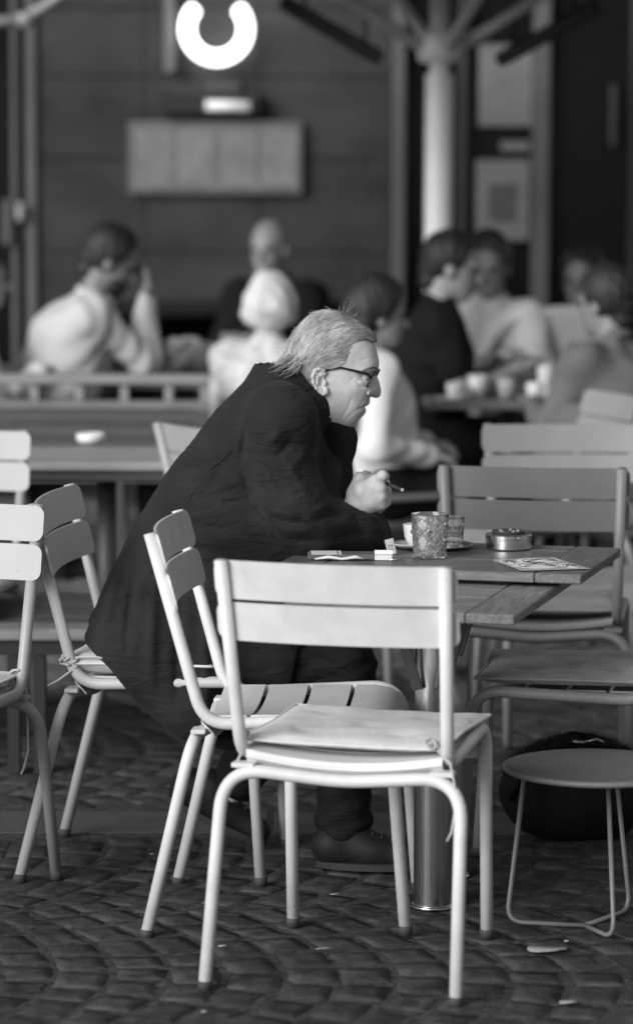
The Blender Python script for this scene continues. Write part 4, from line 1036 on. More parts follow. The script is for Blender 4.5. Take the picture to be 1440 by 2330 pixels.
# ------------------------------------------------------------------ the man in the black coat
MY = 7.76                                             # his middle plane
def mp(px, py, off=0.0): return at(px, py, MY+off)
zc = lambda zx, zy: (560 + zx/3.6, 660 + zy/3.6)      # enlarged head crop to photograph pixels
def mz(zx, zy, off=0.0): return mp(*zc(zx, zy), off)
def to_xz(poly): return np.array([[*(at(px, py, MY)[[0, 2]])] for px, py in poly])
def inside(poly, X, Z):
    c = np.zeros(np.broadcast(X, Z).shape, bool); n = len(poly)
    for i in range(n):
        (x0, z0), (x1, z1) = poly[i], poly[(i+1) % n]
        m = ((z0 > Z) != (z1 > Z)) & (X < (x1-x0)*(Z-z0)/(z1-z0+1e-12)+x0); c ^= m
    return c
def pdist(poly, X, Z):
    d = np.full(np.broadcast(X, Z).shape, 9.0); n = len(poly)
    for i in range(n):
        a, b = poly[i], poly[(i+1) % n]; e = b-a; L = e@e+1e-12
        t = np.clip(((X-a[0])*e[0]+(Z-a[1])*e[1])/L, 0, 1); d = np.minimum(d, np.hypot(X-a[0]-t*e[0], Z-a[1]-t*e[1]))
    return d
def smooth_poly(poly, it=2):
    P = np.array(poly, float)
    for _ in range(it):
        Q = np.roll(P, -1, 0); P = np.stack([.75*P+.25*Q, .25*P+.75*Q], 1).reshape(-1, 2)
    return P
class Puff:
    """round volume whose side outline is a given shape: half width w, with w^2 solving a Poisson equation"""
    def __init__(s, poly, res, wmax, c=3.0, pad=.03):
        s.poly = poly; s.res = res; s.lo = poly.min(0)-pad; n = np.ceil((poly.max(0)+pad-s.lo)/res).astype(int)+1
        s.x = s.lo[0]+res*np.arange(n[0]); s.z = s.lo[1]+res*np.arange(n[1]); X, Z = np.meshgrid(s.x, s.z, indexing='ij')
        ins_ = inside(poly, X, Z); d = pdist(poly, X, Z); s.sd = np.where(ins_, -d, d)
        # coarse-to-fine relaxation
        h = np.where(ins_, d*.1, 0.0); src = c*res*res
        for _ in range(900):
            h[1:-1, 1:-1] = .25*(h[2:, 1:-1]+h[:-2, 1:-1]+h[1:-1, 2:]+h[1:-1, :-2]+src); h[~ins_] = 0
        w = np.sqrt(np.maximum(h, 0)); w = wmax*np.tanh(w/wmax*1.0)**1.0 if wmax else w
        s.w = w; s.ins = ins_
    def sample(s, F, X, Z):
        i = np.clip((X-s.lo[0])/s.res, 0, len(s.x)-1.001); j = np.clip((Z-s.lo[1])/s.res, 0, len(s.z)-1.001)
        i, j = np.broadcast_arrays(i, j); i0, j0 = i.astype(int), j.astype(int); a, b = i-i0, j-j0
        return F[i0, j0]*(1-a)*(1-b)+F[i0+1, j0]*a*(1-b)+F[i0, j0+1]*(1-a)*b+F[i0+1, j0+1]*a*b
    def field(s, w):                                   # signed w^2, negative outside
        k = np.where(s.ins, w*w, -s.sd*.05)
        return k
    def sdf(s, G, w=None, yc=MY):
        X, Y, Z = G; h2 = s.field(s.w if w is None else w); hx, hz = np.gradient(h2, s.res)
        X2, Z2 = X[:, 0, :], Z[0, 0, :][None, :]
        hh = s.sample(h2, X2, Z2)[:, None, :]; g2 = (s.sample(hx, X2, Z2)**2+s.sample(hz, X2, Z2)**2)[:, None, :]
        y = Y-yc; return (y*y-hh)/np.sqrt(4*y*y+g2+1e-5)
def gz(P, cx, cy, sx, sy, amp, ang=0.0):               # soft bump placed in head-crop units
    c = to_xz([zc(cx, cy)])[0]; X, Z = np.meshgrid(P.x, P.z, indexing='ij'); k = 1/(3.6*F_PX/MY); a = math.radians(ang)
    u, v = (X-c[0])/k, -(Z-c[1])/k; u, v = u*math.cos(a)+v*math.sin(a), -u*math.sin(a)+v*math.cos(a)
    return amp*np.exp(-.5*((u/sx)**2+(v/sy)**2))
def gline(P, pts, s, amp):
    Q = to_xz([zc(*p) for p in pts]); X, Z = np.meshgrid(P.x, P.z, indexing='ij'); d = np.full(X.shape, 9.0); k = 1/(3.6*F_PX/MY)
    for i in range(len(Q)-1):
        a, b = Q[i], Q[i+1]; e = b-a; t = np.clip(((X-a[0])*e[0]+(Z-a[1])*e[1])/(e@e), 0, 1); d = np.minimum(d, np.hypot(X-a[0]-t*e[0], Z-a[1]-t*e[1]))
    return amp*np.exp(-.5*(d/(k*s))**2)
man = empty('person', (float(mp(420, 1500)[0]), MY, 0), label='grey-haired man in glasses and black coat leaning on the table with a cigarillo', cat='person')
bpy.context.view_layer.update()
mroot = np.array([man.location[0], MY, 0.0])
def mm(name, vf, m, parent=man, **k):
    P = np.asarray(vf[0], float)-(mroot if parent is man else 0); return mk(name, ([tuple(p) for p in P], [tuple(map(int, q)) for q in vf[1]]), m, parent, **k)

HEAD = [(1030, 405), (1062, 470), (1080, 545), (1088, 598), (1084, 636), (1066, 676), (1068, 702), (1085, 742), (1098, 792), (1105, 836), (1098, 868), (1075, 884), (1046, 881), (1014, 868),
        (1012, 890), (1012, 915), (1004, 938), (985, 950), (966, 956), (979, 966), (983, 992), (970, 1018), (944, 1042), (926, 1064), (902, 1097), (870, 1132), (836, 1149), (800, 1154), (745, 1142), (690, 1136),
        (620, 1200), (560, 1290), (300, 1120), (330, 900), (372, 770), (362, 660), (352, 560), (378, 455), (425, 362), (486, 278), (565, 220), (650, 192), (740, 195), (840, 225), (925, 275), (985, 335)]
headP = Puff(to_xz([zc(*p) for p in smooth_poly(HEAD, 1)]), .0015, .080, c=3.1)
w = headP.w.copy()
# broaden the skull a little behind the face, then add the features of the face
w *= 1.0 + .0*w
for a in ((985, 700, 42, 30, -.0070), (1010, 645, 55, 16, .0040), (905, 800, 60, 40, .0040), (815, 930, 80, 70, -.0030), (870, 1085, 45, 40, .0018), (900, 560, 60, 60, -.0030),
          (1003, 840, 16, 14, .0050), (690, 1000, 60, 60, .0040), (975, 925, 22, 20, .0015), (950, 995, 24, 18, .0010), (945, 742, 30, 12, .0035), (1040, 600, 40, 30, .002)):
    w += gz(headP, *a)*(headP.w > .001)
for pts, s, amp in (([(985, 850), (955, 890), (925, 945)], 8, -.0007), ([(972, 955), (930, 958), (880, 985), (820, 1040)], 6, -.0009), ([(1018, 864), (992, 862), (980, 838), (990, 815)], 6, -.0030), ([(980, 957), (950, 957), (920, 962)], 6, -.0030), ([(905, 735), (940, 775), (975, 780)], 8, -.0018),
                    ([(880, 690), (850, 680)], 6, -.0012), ([(885, 705), (855, 720)], 6, -.0012), ([(1060, 560), (1000, 545), (940, 560)], 6, -.0008), ([(1070, 590), (1010, 578)], 6, -.0008), ([(700, 1130), (640, 1060), (600, 960)], 14, -.002), ([(860, 880), (830, 960), (790, 1020)], 9, -.0012)):
    w += gline(headP, pts, s, amp)*(headP.w > .002)
w = np.maximum(w, 0)
wy = lambda zx, zy: float(headP.sample(w, *[np.array([[q]]) for q in to_xz([zc(zx, zy)])[0]])[0, 0])
EAR = [(648, 668), (632, 640), (600, 626), (565, 640), (545, 685), (552, 740), (575, 785), (605, 812), (636, 832), (654, 818), (652, 790)]
def head_sdf(G):
    d = headP.sdf(G, w); X, Y, Z = G
    for s in (-1, 1):
        yo = lambda p, e: (s*(wy(*p)+e))
        I = np.where(s*(Y[0, :, 0]-MY) > .015)[0]; J = np.where((Z[0, 0, :] > mz(0, 880)[2]) & (Z[0, 0, :] < mz(0, 580)[2]))[0]; I = slice(I[0], I[-1]+1); J = slice(J[0], J[-1]+1)
        g = (X, Y[:, I, :], Z[:, :, J]); e = d[:, I, J]
        for i in range(len(EAR)-1):
            a, b = EAR[i], EAR[i+1]; e0 = .006+.008*math.sin(math.pi*min(1, i/7)); e1 = .006+.008*math.sin(math.pi*min(1, (i+1)/7))
            ra = .0036 if i < 7 else .0052
            e = smin(e, cone(g, mz(*a, 0)+[0, yo((620, 720), e0), 0], mz(*b, 0)+[0, yo((620, 720), e1), 0], ra, ra), .003)
        e = smin(e, cone(g, mz(610, 670)+[0, yo((620, 720), .001), 0], mz(610, 780)+[0, yo((620, 720), .002), 0], .010, .008), .005)
        e = smin(e, cone(g, mz(585, 690)+[0, yo((620, 720), .010), 0], mz(585, 750)+[0, yo((620, 720), .010), 0], .003, .003), .003)
        e = smax(e, -ell(g, mz(618, 735)+[0, yo((620, 720), .012), 0], (.007, .010, .013)), .003)
        e = smin(e, cone(g, mz(645, 735)+[0, yo((620, 720), .006), 0], mz(650, 752)+[0, yo((620, 720), .006), 0], .0035, .003), .003)
        ex_ = mz(972, 704)+[0, s*(wy(972, 704)-.0045), 0]
        e = smin(e, ell(g, ex_, (.0105, .0105, .0080)), .003)
        d[:, I, J] = e
    return d
plo, phi = headP.poly.min(0), headP.poly.max(0)
hv = build(head_sdf, (plo[0]-.012, MY-.115, plo[1]-.012), (phi[0]+.012, MY+.115, phi[1]+.012), .0017)
# hand with cigarillo: back of the right hand towards the camera, fingers curled away
z6 = lambda x, y, o=0.0: mp(660+x/6, 930+y/6, o)
HO = -.060
HP = []
def hp(a, b, ra, rb): HP.append((np.array(a), np.array(b), ra, rb))
wr = z6(905, 1330, HO+.01)
hp(z6(760, 1480, HO+.01), wr, .030, .031)
for k, (mx, my, off, r0, r1) in enumerate(((1170, 1000, -.010, .024, .0130), (1232, 1090, -.014, .026, .0130), (1240, 1195, -.012, .026, .0128), (1235, 1305, -.004, .024, .0122))):
    hp(wr+np.array([0, 0, (.008-.006*k)]), z6(mx, my, HO+off), r0, r1)
hp(z6(1000, 1120, HO-.004), z6(1090, 1230, HO-.004), .026, .025)
hp(z6(1190, 1060, HO-.010), z6(1200, 1250, HO-.006), .0165, .0165)
hp(z6(1100, 1080, HO-.006), z6(1130, 1260, HO-.004), .021, .020)
# fingers: from the knuckles they fold round to the far side
for kn_, pip, dip, tip, r in (((1232, 1090, -.014), (1255, 1085, .016), (1190, 1110, .036), (1120, 1120, .034), .0108), ((1240, 1195, -.012), (1262, 1200, .018), (1190, 1210, .038), (1120, 1205, .036), .0106), ((1235, 1305, -.004), (1255, 1310, .022), (1190, 1310, .038), (1120, 1300, .036), .0100)):
    q = [z6(a, b, HO+c) for a, b, c in (kn_, pip, dip, tip)]
    for i in range(3): hp(q[i], q[i+1], r*(1.12-.1*i), r*(1.02-.1*i))
q = [z6(*p[:2], HO+p[2]) for p in ((1150, 975, -.008), (1262, 915, -.004), (1282, 925, .012), (1235, 985, .024))]
for i in range(3): hp(q[i], q[i+1], .0122-.0008*i, .0114-.0008*i)
q = [z6(*p[:2], HO+p[2]) for p in ((885, 1150, .012), (948, 945, .014), (1110, 975, .026), (1215, 990, .022))]      # thumb from the side of the palm
for i in range(3): hp(q[i], q[i+1], (.021, .0130, .0115)[i], (.0130, .0115, .0098)[i])
hand1 = cones_mesh(HP, .0022, k=.008, pad=.012)
# far hand, mostly behind the near one
HP2 = hand_prims(mp(826, 1180, .045), np.array([.06, .05, .9]), (0.3, .9, .1), .9, .9, 1)
hand2 = hand_mesh(HP2, .003)
# unseen core under the clothes keeps the figure whole
cor = [(mp(430, 1470), mp(520, 1200), .10, .09), (mp(520, 1200), mp(655, 985), .09, .06), (mp(655, 985), mp(700, 900), .062, .055), (mp(620, 985, -.12), mp(690, 1190, -.12), .042, .036), (mp(690, 1190, -.12), mp(800, 1175, HO+.01), .036, .028), (mp(610, 980, .15), mp(740, 1200, .18), .045, .038), (mp(740, 1200, .18), mp(846, 1196, .02), .036, .026),
       (mp(430, 1480, -.09), mp(790, 1510, -.1), .075, .055), (mp(790, 1510, -.1), mp(785, 1880, -.07), .05, .036), (mp(430, 1480, .09), mp(690, 1530, .12), .075, .055), (mp(690, 1530, .12), mp(500, 1830, .13), .05, .036)]
corm = cones_mesh(cor, .012, k=.03)
body = mm('body', join(arr(hv), arr(hand1), arr(hand2), arr(corm)), M['skin'])
for s in (-1, 1):
    c = mz(990, 702)+[0, s*(wy(978, 702)+.0005), 0]; e_ = mm('eye', xf(blob(0, 0, 0, .0088, .0088, .0075, 14, 10, 0), T(*c)), M['eye_white'])
    mk('iris', ([tuple(np.array(p)-mroot) for p in xf(blob(0, 0, 0, .0042, .0042, .0040, 10, 8, 0), T(*(c+[.0066, s*.0030, -.0008])))[0]], blob(0, 0, 0, 1, 1, 1, 10, 8, 0)[1]), M['eye_dark'], e_)
    bt = [mz(930, 655)+[0, s*(wy(930, 655)+.0012), 0], mz(980, 630)+[0, s*(wy(980, 630)+.003), 0], mz(1030, 622)+[0, s*(wy(1030, 622)+.0025), 0], mz(1068, 632)+[0, s*(wy(1068, 632)+.001), 0]]
    mm('eyebrow', tube(bt, [.0012, .0024, .0028, .0016], 7), M['hair_base'])
# hair: base shell and locks
HAIR = [(1072, 408), (1040, 335), (980, 285), (900, 228), (820, 186), (740, 160), (660, 153), (580, 167), (505, 205), (452, 262), (412, 332), (380, 402), (346, 472), (312, 545), (296, 592), (235, 625), (205, 655), (262, 668), (285, 722),
        (350, 735), (402, 782), (440, 772), (505, 800), (530, 785), (505, 705), (528, 648), (575, 608), (640, 600), (720, 612), (800, 598), (822, 530), (838, 470), (880, 420), (940, 398), (1000, 395), (1062, 432)]
hairX = to_xz([zc(*p) for p in smooth_poly(HAIR, 1)])
uni = [(1072, 408), (1040, 335), (980, 285), (900, 228), (820, 186), (740, 160), (660, 153), (580, 167), (505, 205), (452, 262), (412, 332), (380, 402), (346, 472), (312, 545), (296, 592), (285, 722), (330, 900), (300, 1120), (560, 1290), (620, 1200), (690, 1136), (800, 1154), (902, 1097), (983, 992), (1012, 900), (1098, 868), (1098, 792), (1066, 676), (1088, 598), (1080, 500)]
uniP = Puff(to_xz([zc(*p) for p in smooth_poly(uni, 1)]), .0015, .080, c=3.1)
Xg, Zg = np.meshgrid(uniP.x, uniP.z, indexing='ij')
hd_in = inside(hairX, Xg, Zg); hd_d = np.where(hd_in, pdist(hairX, Xg, Zg), -pdist(hairX, Xg, Zg))
w_head_u = headP.sample(w, Xg, Zg)*(inside(headP.poly, Xg, Zg))
far_edge = np.clip(-uniP.sd/.004, 0, 1)
hw = np.maximum(uniP.w, w_head_u) + np.where(far_edge > .99, np.clip(hd_d*.24-.0030, -.02, .0055), .0)
hw = np.where(hd_in, np.maximum(hw, 0), np.maximum(0, w_head_u-.006)*(far_edge > .99)); hw = np.where(uniP.ins, hw, 0)
hb = build(lambda G: smax(uniP.sdf(G, hw), -headP.sdf(G, np.maximum(0, w-.006)), .002), (uniP.lo[0], MY-.115, mz(0, 860)[2]), (uniP.x[-1], MY+.115, uniP.z[-1]), .0024)
hair = mm('hair', arr(hb), M['hair_base'])
FL = np.array([(1050, 400, -.75, -.5), (980, 330, -.9, -.25), (900, 250, -.97, -.15), (700, 170, -1, .12), (560, 200, -.8, .6), (470, 280, -.55, .85), (800, 350, -.92, .3), (640, 320, -.75, .65), (600, 420, -.62, .8), (430, 430, -.40, .92), (340, 560, -.42, .9), (300, 620, -.75, .65), (240, 650, -.9, .4),
               (720, 570, -.96, .15), (640, 590, -.9, .2), (560, 620, -.65, .75), (510, 700, -.25, .95), (440, 740, -.25, .95), (380, 720, -.5, .8), (330, 700, -.7, .6), (830, 500, -.85, .5), (900, 420, -.95, .1)])
def flow(x, y):
    d2 = (FL[:, 0]-x)**2+(FL[:, 1]-y)**2+900; wt = 1/d2**1.5; v = np.array([(wt*FL[:, 2]).sum(), (wt*FL[:, 3]).sum()]); return v/np.linalg.norm(v)
uw = lambda p: float(uniP.sample(hw, *[np.array([[q]]) for q in to_xz([zc(*p)])[0]])[0, 0])
def wskin(x, y):
    return float(headP.sample(w, *[np.array([[q]]) for q in to_xz([zc(x, y)])[0]])[0, 0])
rh = np.random.default_rng(3); LV, LF = [], []
hp_px = np.array(HAIR, float)
def lock(x, y, side, steps, r0, lift, dx=0):
    P_ = []; ph_ = rh.uniform(0, 6)
    for i in range(steps):
        v_ = flow(x, y); a = dx*(.4+i/steps) + .22*math.sin(i*.7+ph_); v_ = np.array([v_[0]*math.cos(a)-v_[1]*math.sin(a), v_[0]*math.sin(a)+v_[1]*math.cos(a)])
        ww = uw((x, y)); t = i/(steps-1)
        P_.append(mz(x, y)+np.array([0, side*(max(ww, wskin(x, y))+lift*(.2+math.sin(math.pi*min(1, t*1.1))*.8)), 0])); x += v_[0]*15; y += v_[1]*15
        if y > 800: break
    if len(P_) < 4: return
    n = len(P_); rr = [r0*(.35+.65*math.sin(math.pi*(.15+.8*i/(n-1)))) for i in range(n)]
    v_, f_ = tube(P_, rr, 4, cap=False); b = len(LV); LV.extend(v_); LF.extend([tuple(i+b for i in q_) for q_ in f_])
cnt = 0
while cnt < 3600:
    x, y = rh.uniform(200, 1075), rh.uniform(150, 790)
    if not inside(hp_px, np.array([[x]]), np.array([[y]]))[0, 0]: continue
    side = -1 if cnt % 4 else 1
    if x > 850 and rh.random() < .3: continue
    lock(x, y, side, int(rh.integers(9, 20)), rh.uniform(.0003, .00065), rh.uniform(.0002, .0024), rh.normal(0, .13)); cnt += 1
for i in range(260):                                   # fringe along the top outline, crossing the crown
    t = rh.uniform(0, 1); k = rh.integers(0, 13); x, y = hp_px[k]*(1-t)+hp_px[k+1]*t
    lock(x+rh.normal(0, 6), y+rh.uniform(6, 30), -1 if i % 2 else 1, int(rh.integers(7, 14)), rh.uniform(.0005, .001), rh.uniform(.0, .002), rh.normal(0, .2))
for i in range(90):
    a0, b0, o0 = rh.uniform(330, 480), rh.uniform(520, 640), -rh.uniform(.045, .075); a1, b1 = a0-rh.uniform(70, 150), b0+rh.uniform(60, 120); o1 = o0-rh.uniform(.005, .028)
    P_ = [mz(a0, b0, o0)*(1-t)**2+2*t*(1-t)*mz((a0+a1)/2+10, (b0+b1)/2+25, o0-.008)+t*t*mz(a1, b1, o1) for t in np.linspace(0, 1, 9)]
    v_, f_ = tube(P_, [.0011*(1-.75*t) for t in np.linspace(0, 1, 9)], 4, cap=False); b = len(LV); LV.extend(v_); LF.extend([tuple(k_+b for k_ in q_) for q_ in f_])
for i in range(420):                                   # fine ends along the front and temple line, so the hair thins out
    k = rh.integers(25, 35); t = rh.uniform(0, 1); x, y = hp_px[k]*(1-t)+hp_px[k+1]*t
    lock(x+rh.uniform(-2, 16), y+rh.uniform(-22, 6), -1 if i % 3 else 1, int(rh.integers(5, 11)), rh.uniform(.0003, .0006), rh.uniform(.0004, .002), rh.normal(0, .2))
mm('locks', (LV, LF), M['hair_man'], kind='stuff')
WV, WF = [], []
for (x0, y0), (x1, y1), (x2, y2) in (((790, 185), (800, 130), (810, 95)), ((830, 190), (850, 140), (905, 95)), ((835, 175), (870, 130), (910, 120)), ((820, 185), (845, 110), (880, 85)), ((760, 165), (770, 140), (755, 130)), ((690, 158), (670, 140), (640, 132)), ((880, 215), (910, 195), (915, 170)), ((300, 590), (250, 585), (215, 570)), ((560, 175), (545, 165), (520, 170)), ((310, 560), (275, 580), (235, 620)), ((1010, 330), (1050, 345), (1075, 380))):
    o = rh.uniform(-.02, .02); P_ = [mz(x0, y0, o)*(1-t)**2+2*t*(1-t)*mz(x1, y1, o)+t*t*mz(x2, y2, o) for t in np.linspace(0, 1, 9)]
    v_, f_ = tube(P_, [.0006*(1-.7*t) for t in np.linspace(0, 1, 9)], 4); b = len(WV); WV += v_; WF += [tuple(i+b for i in q_) for q_ in f_]
mm('stray_hairs', (WV, WF), M['hair_man'], kind='stuff')
# glasses
gl = empty('eyeglasses', tuple(mz(1030, 690)), label='black framed eyeglasses on the grey-haired man', cat='glasses'); g0 = mz(1030, 690)
ax_u = mz(1062, 665)-mz(990, 795); ax_u /= np.linalg.norm(ax_u)     # lens plane seen nearly edge on, up direction
for s in (-1, 1):
    c = mz(1036, 716)+np.array([0, s*.034, 0]); lat = np.array([-.020, s*.050, -.012]); lat /= np.linalg.norm(lat)
    rim = []
    for t in np.linspace(0, 2*math.pi, 33):
        a, b = math.cos(t), math.sin(t); k = .75
        rim.append(c - g0 + lat*.0255*math.copysign(abs(a)**k, a) + ax_u*.0195*math.copysign(abs(b)**k, b)*(1+.08*a))
    mk('rim', tube(rim, .0021, 8, cap=False), M['frame_black'], gl)
    mk('lens', ([tuple(p) for p in rim[:-1]], [tuple(range(32))]), M['lens'], gl, smooth=False)
    hinge = c-g0+lat*.0265+ax_u*.011
    tp = [hinge, mz(985, 672)-g0+np.array([0, s*(wy(940, 665)+.007), 0]), mz(880, 645)-g0+np.array([0, s*(wy(880, 645)+.0035), 0]), mz(770, 618)-g0+np.array([0, s*(wy(770, 618)+.004), 0]), mz(650, 640)-g0+np.array([0, s*(wy(650, 640)+.006), 0])]
    mk('temple', xf(tube(tp, [.0034, .0034, .0031, .0024, .0016], 8), Matrix.Identity(4)), M['frame_black'], gl)
    mk('hinge', tube([hinge+np.array([.001, 0, 0]), tp[1]*.35+hinge*.65], .0029, 8), M['steel_tin'], gl)
bq = [mz(1066, 694)-g0+np.array([0, -.010, 0])+ax_u*.008, mz(1084, 672)-g0+ax_u*.006, mz(1066, 694)-g0+np.array([0, .010, 0])+ax_u*.008]
mk('bridge', tube(bq, .0016, 8), M['frame_black'], gl)
# cigarillo
c1, c2 = z6(1230, 985, HO+.012), mp(918, 1116, HO-.01)
cg = empty('cigarillo', tuple(c1), label='dark cigarillo between the fingers of the man in the black coat', cat='cigarillo')
dv = c2-c1; mk('stick', tube([tuple(-dv*.25), tuple(dv*.9)], .0042, 12), M['cigar'], cg); mk('ash_tip', tube([tuple(dv*.9), tuple(dv)], .0039, 12), M['card'], cg)

# clothes -----------------------------------------------------------
COAT = [(612, 824), (575, 850), (540, 886), (500, 928), (462, 970), (425, 1018), (390, 1064), (358, 1110), (326, 1162), (298, 1212), (272, 1262), (248, 1312), (228, 1362), (210, 1408), (196, 1438), (225, 1455), (262, 1486), (296, 1526), (326, 1572), (366, 1606), (420, 1642), (470, 1668), (515, 1688),
        (560, 1668), (610, 1625), (650, 1570), (672, 1500), (690, 1420), (715, 1330), (735, 1250), (770, 1180), (785, 1120), (788, 1060), (782, 1020), (745, 1000), (722, 962), (700, 905), (668, 862), (638, 835)]
COATX = [(612, 824), (575, 850), (540, 886), (500, 928), (462, 970), (425, 1018), (390, 1064), (358, 1110), (326, 1162), (298, 1212), (272, 1262), (248, 1312), (228, 1362), (205, 1410), (165, 1520), (160, 1640), (240, 1800), (420, 1880), (640, 1800), (720, 1600), (735, 1440),
         (725, 1330), (735, 1250), (770, 1180), (785, 1120), (788, 1060), (782, 1020), (745, 1000), (722, 962), (700, 905), (668, 862), (638, 835)]
coatP = Puff(to_xz(smooth_poly(COATX, 1)), .004, .262, c=2.6)
cutP = to_xz(smooth_poly(COAT, 1))
cw = coatP.w.copy(); Xc, Zc = np.meshgrid(coatP.x, coatP.z, indexing='ij')
pxs = (Xc*F_PX/MY+720); pys = 318-(Zc-1.7)*F_PX/MY     # approximate pixel coordinates of the sheet
def fold(p0, p1, s, amp):
    a, b = np.array(p0, float), np.array(p1, float); e = b-a; t = np.clip(((pxs-a[0])*e[0]+(pys-a[1])*e[1])/(e@e), 0, 1); d = np.hypot(pxs-a[0]-t*e[0], pys-a[1]-t*e[1]); return amp*np.exp(-.5*(d/s)**2)*np.sin(math.pi*np.clip(t, .05, .95))
# creases as in the cloth: across the waist, from the arm pit, down the skirt
for p0, p1, s, amp in (((400, 1030), (520, 1060), 6, -.006), ((420, 1060), (560, 1100), 7, .007), ((455, 1075), (620, 1120), 6, -.006), ((470, 1100), (620, 1150), 7, .006), ((430, 1110), (590, 1140), 5, -.005), ((330, 1190), (480, 1200), 5, -.005), ((340, 1205), (560, 1215), 7, .005),
                       ((260, 1290), (245, 1450), 9, .010), ((290, 1250), (300, 1500), 8, -.009), ((330, 1260), (350, 1580), 10, .008), ((400, 1300), (400, 1620), 9, -.008), ((450, 1320), (470, 1660), 10, .008), ((520, 1350), (540, 1660), 9, -.007), ((590, 1380), (600, 1620), 10, .007),
                       ((545, 1000), (405, 1200), 3, -.0035), ((405, 1200), (330, 1330), 3, -.003), ((560, 940), (700, 1040), 8, .008), ((600, 930), (690, 1000), 6, -.007), ((520, 960), (590, 930), 7, .005)):
    cw += fold(p0, p1, s, amp)*(coatP.w > .02)
cw = np.maximum(cw, 0)
near_arm = [(mp(632, 985, -.125), mp(672, 1165, -.135), .076, .068), (mp(672, 1165, -.135), mp(712, 1202, -.110), .068, .060), (mp(712, 1202, -.110), mp(812, 1188, HO+.0), .060, .048), (mp(700, 1212, -.10), mp(840, 1220, -.03), .048, .040)]
far_arm = [(mp(640, 985, .165), mp(730, 1185, .19), .085, .066), (mp(730, 1185, .19), mp(838, 1215, .04), .062, .044), (mp(838, 1215, .04), mp(836, 1196, .045), .044, .040)]
SLEEVE = [((640, 1020), (700, 1120), 7, 0.0090), ((600, 1040), (660, 1130), 6, -0.0090), ((560, 1090), (640, 1180), 9, 0.0090), ((620, 1150), (690, 1170), 6, 0.0105), ((610, 1172), (700, 1190), 5, -0.0105), ((625, 1195), (720, 1205), 6, 0.0090), ((650, 1225), (740, 1222), 6, -0.0090),
          ((700, 1160), (760, 1140), 6, 0.0075), ((700, 1180), (790, 1165), 5, -0.0075), ((720, 1195), (800, 1195), 6, 0.0075), ((740, 1225), (820, 1215), 5, -0.0075), ((780, 1170), (815, 1230), 5, 0.0060), ((800, 1165), (838, 1230), 4, -0.0060), ((650, 965), (600, 1010), 8, 0.0090), ((672, 985), (625, 1040), 6, -0.0075), ((700, 1010), (655, 1075), 7, 0.0060),
          ((560, 960), (545, 1060), 4, -0.0075), ((548, 1060), (570, 1140), 4, -0.0090), ((262, 1300), (236, 1440), 8, .012), ((300, 1290), (288, 1500), 7, -.012), ((350, 1300), (346, 1580), 9, .012), ((408, 1300), (404, 1620), 8, -.012), ((470, 1330), (470, 1660), 9, .010), ((390, 1190), (560, 1215), 6, -.008), ((360, 1215), (540, 1250), 7, .008), ((570, 1140), (640, 1230), 4, -0.0090)]
def coat_fn(G):
    X, Y, Z = G; d = coatP.sdf(G, cw)
    d = smin(d, cone(G, mp(640, 955, -.13), mp(640, 955, .13), .085, .085), .06)      # shoulders
    na = None
    for pr in near_arm: q = cone(G, *pr); na = q if na is None else smin(na, q, .05)
    d = smin(d, na, .034)
    for pr in far_arm: d = smin(d, cone(G, *pr), .04)
    for sg in (-1, 1): d = smin(d, cone(G, mp(330, 1475, sg*.115), mp(620, 1500, sg*.11), .135, .105), .05)      # skirt over hips and thighs
    for sg in (-1, 1): d = smin(d, cone(G, mp(300, 1440, sg*.10), mp(430, 1620, sg*.19), .09, .07), .05)
    # turned up collar round the neck
    d = smin(d, np.maximum(cone(G, mp(648, 880), mp(705, 930), .088, .080), -cone(G, mp(640, 800), mp(715, 930), .066, .066)), .012)
    d = smax(d, -cone(G, mp(640, 790), mp(705, 925), .064, .060), .006)
    # far tail of the coat hanging behind the chair
    d = smin(d, cone(G, mp(372, 1560, .17), mp(412, 1760, .18), .034, .016), .03)
    # cuff opening for the hand
    d = smax(d, -cone(G, mp(806, 1160, HO+.0), mp(850, 1112, HO-.004), .032, .060), .004)
    # hem: the cloth ends on the cut line; creases of sleeve and body pressed into the near side
    X2, Z2 = X[:, 0, :], Z[0, 0, :][None, :]
    sdc = np.where(inside(cutP, X2, Z2), -1, 1)*pdist(cutP, X2, Z2)
    low = np.broadcast_to(Z2 < float(mp(0, 1400)[2]), sdc.shape); sdc = np.where(low, sdc, -1.0)[:, None, :]
    d = smax(d, sdc, .004)
    px2 = X2*F_PX/(MY-.15)+720; py2 = 318-(Z2-1.7)*F_PX/(MY-.15); em = 0
    for (x0, y0), (x1, y1), s_, a_ in SLEEVE:
        e = np.array([x1-x0, y1-y0], float); t = np.clip(((px2-x0)*e[0]+(py2-y0)*e[1])/(e@e), 0, 1); dd = np.hypot(px2-x0-t*e[0], py2-y0-t*e[1]); em = em + a_*np.exp(-.5*(dd/s_)**2)*np.sin(math.pi*np.clip(t, .04, .96))
    d = d - em[:, None, :]*np.clip((MY-Y)/.06, 0, 1)
    return d + .0012*np.sin(37*X+23*Z+18*Y) + .0010*np.sin(61*Z-33*X)
lo = np.array([coatP.lo[0], MY-.34, float(mp(0, 1800)[2])]); hi = np.array([float(mp(890, 0)[0])+.02, MY+.34, float(mp(0, 800)[2])])
cv = build(coat_fn, lo, hi, .0058)
coat = mm('coat', arr(cv), M['coat'])
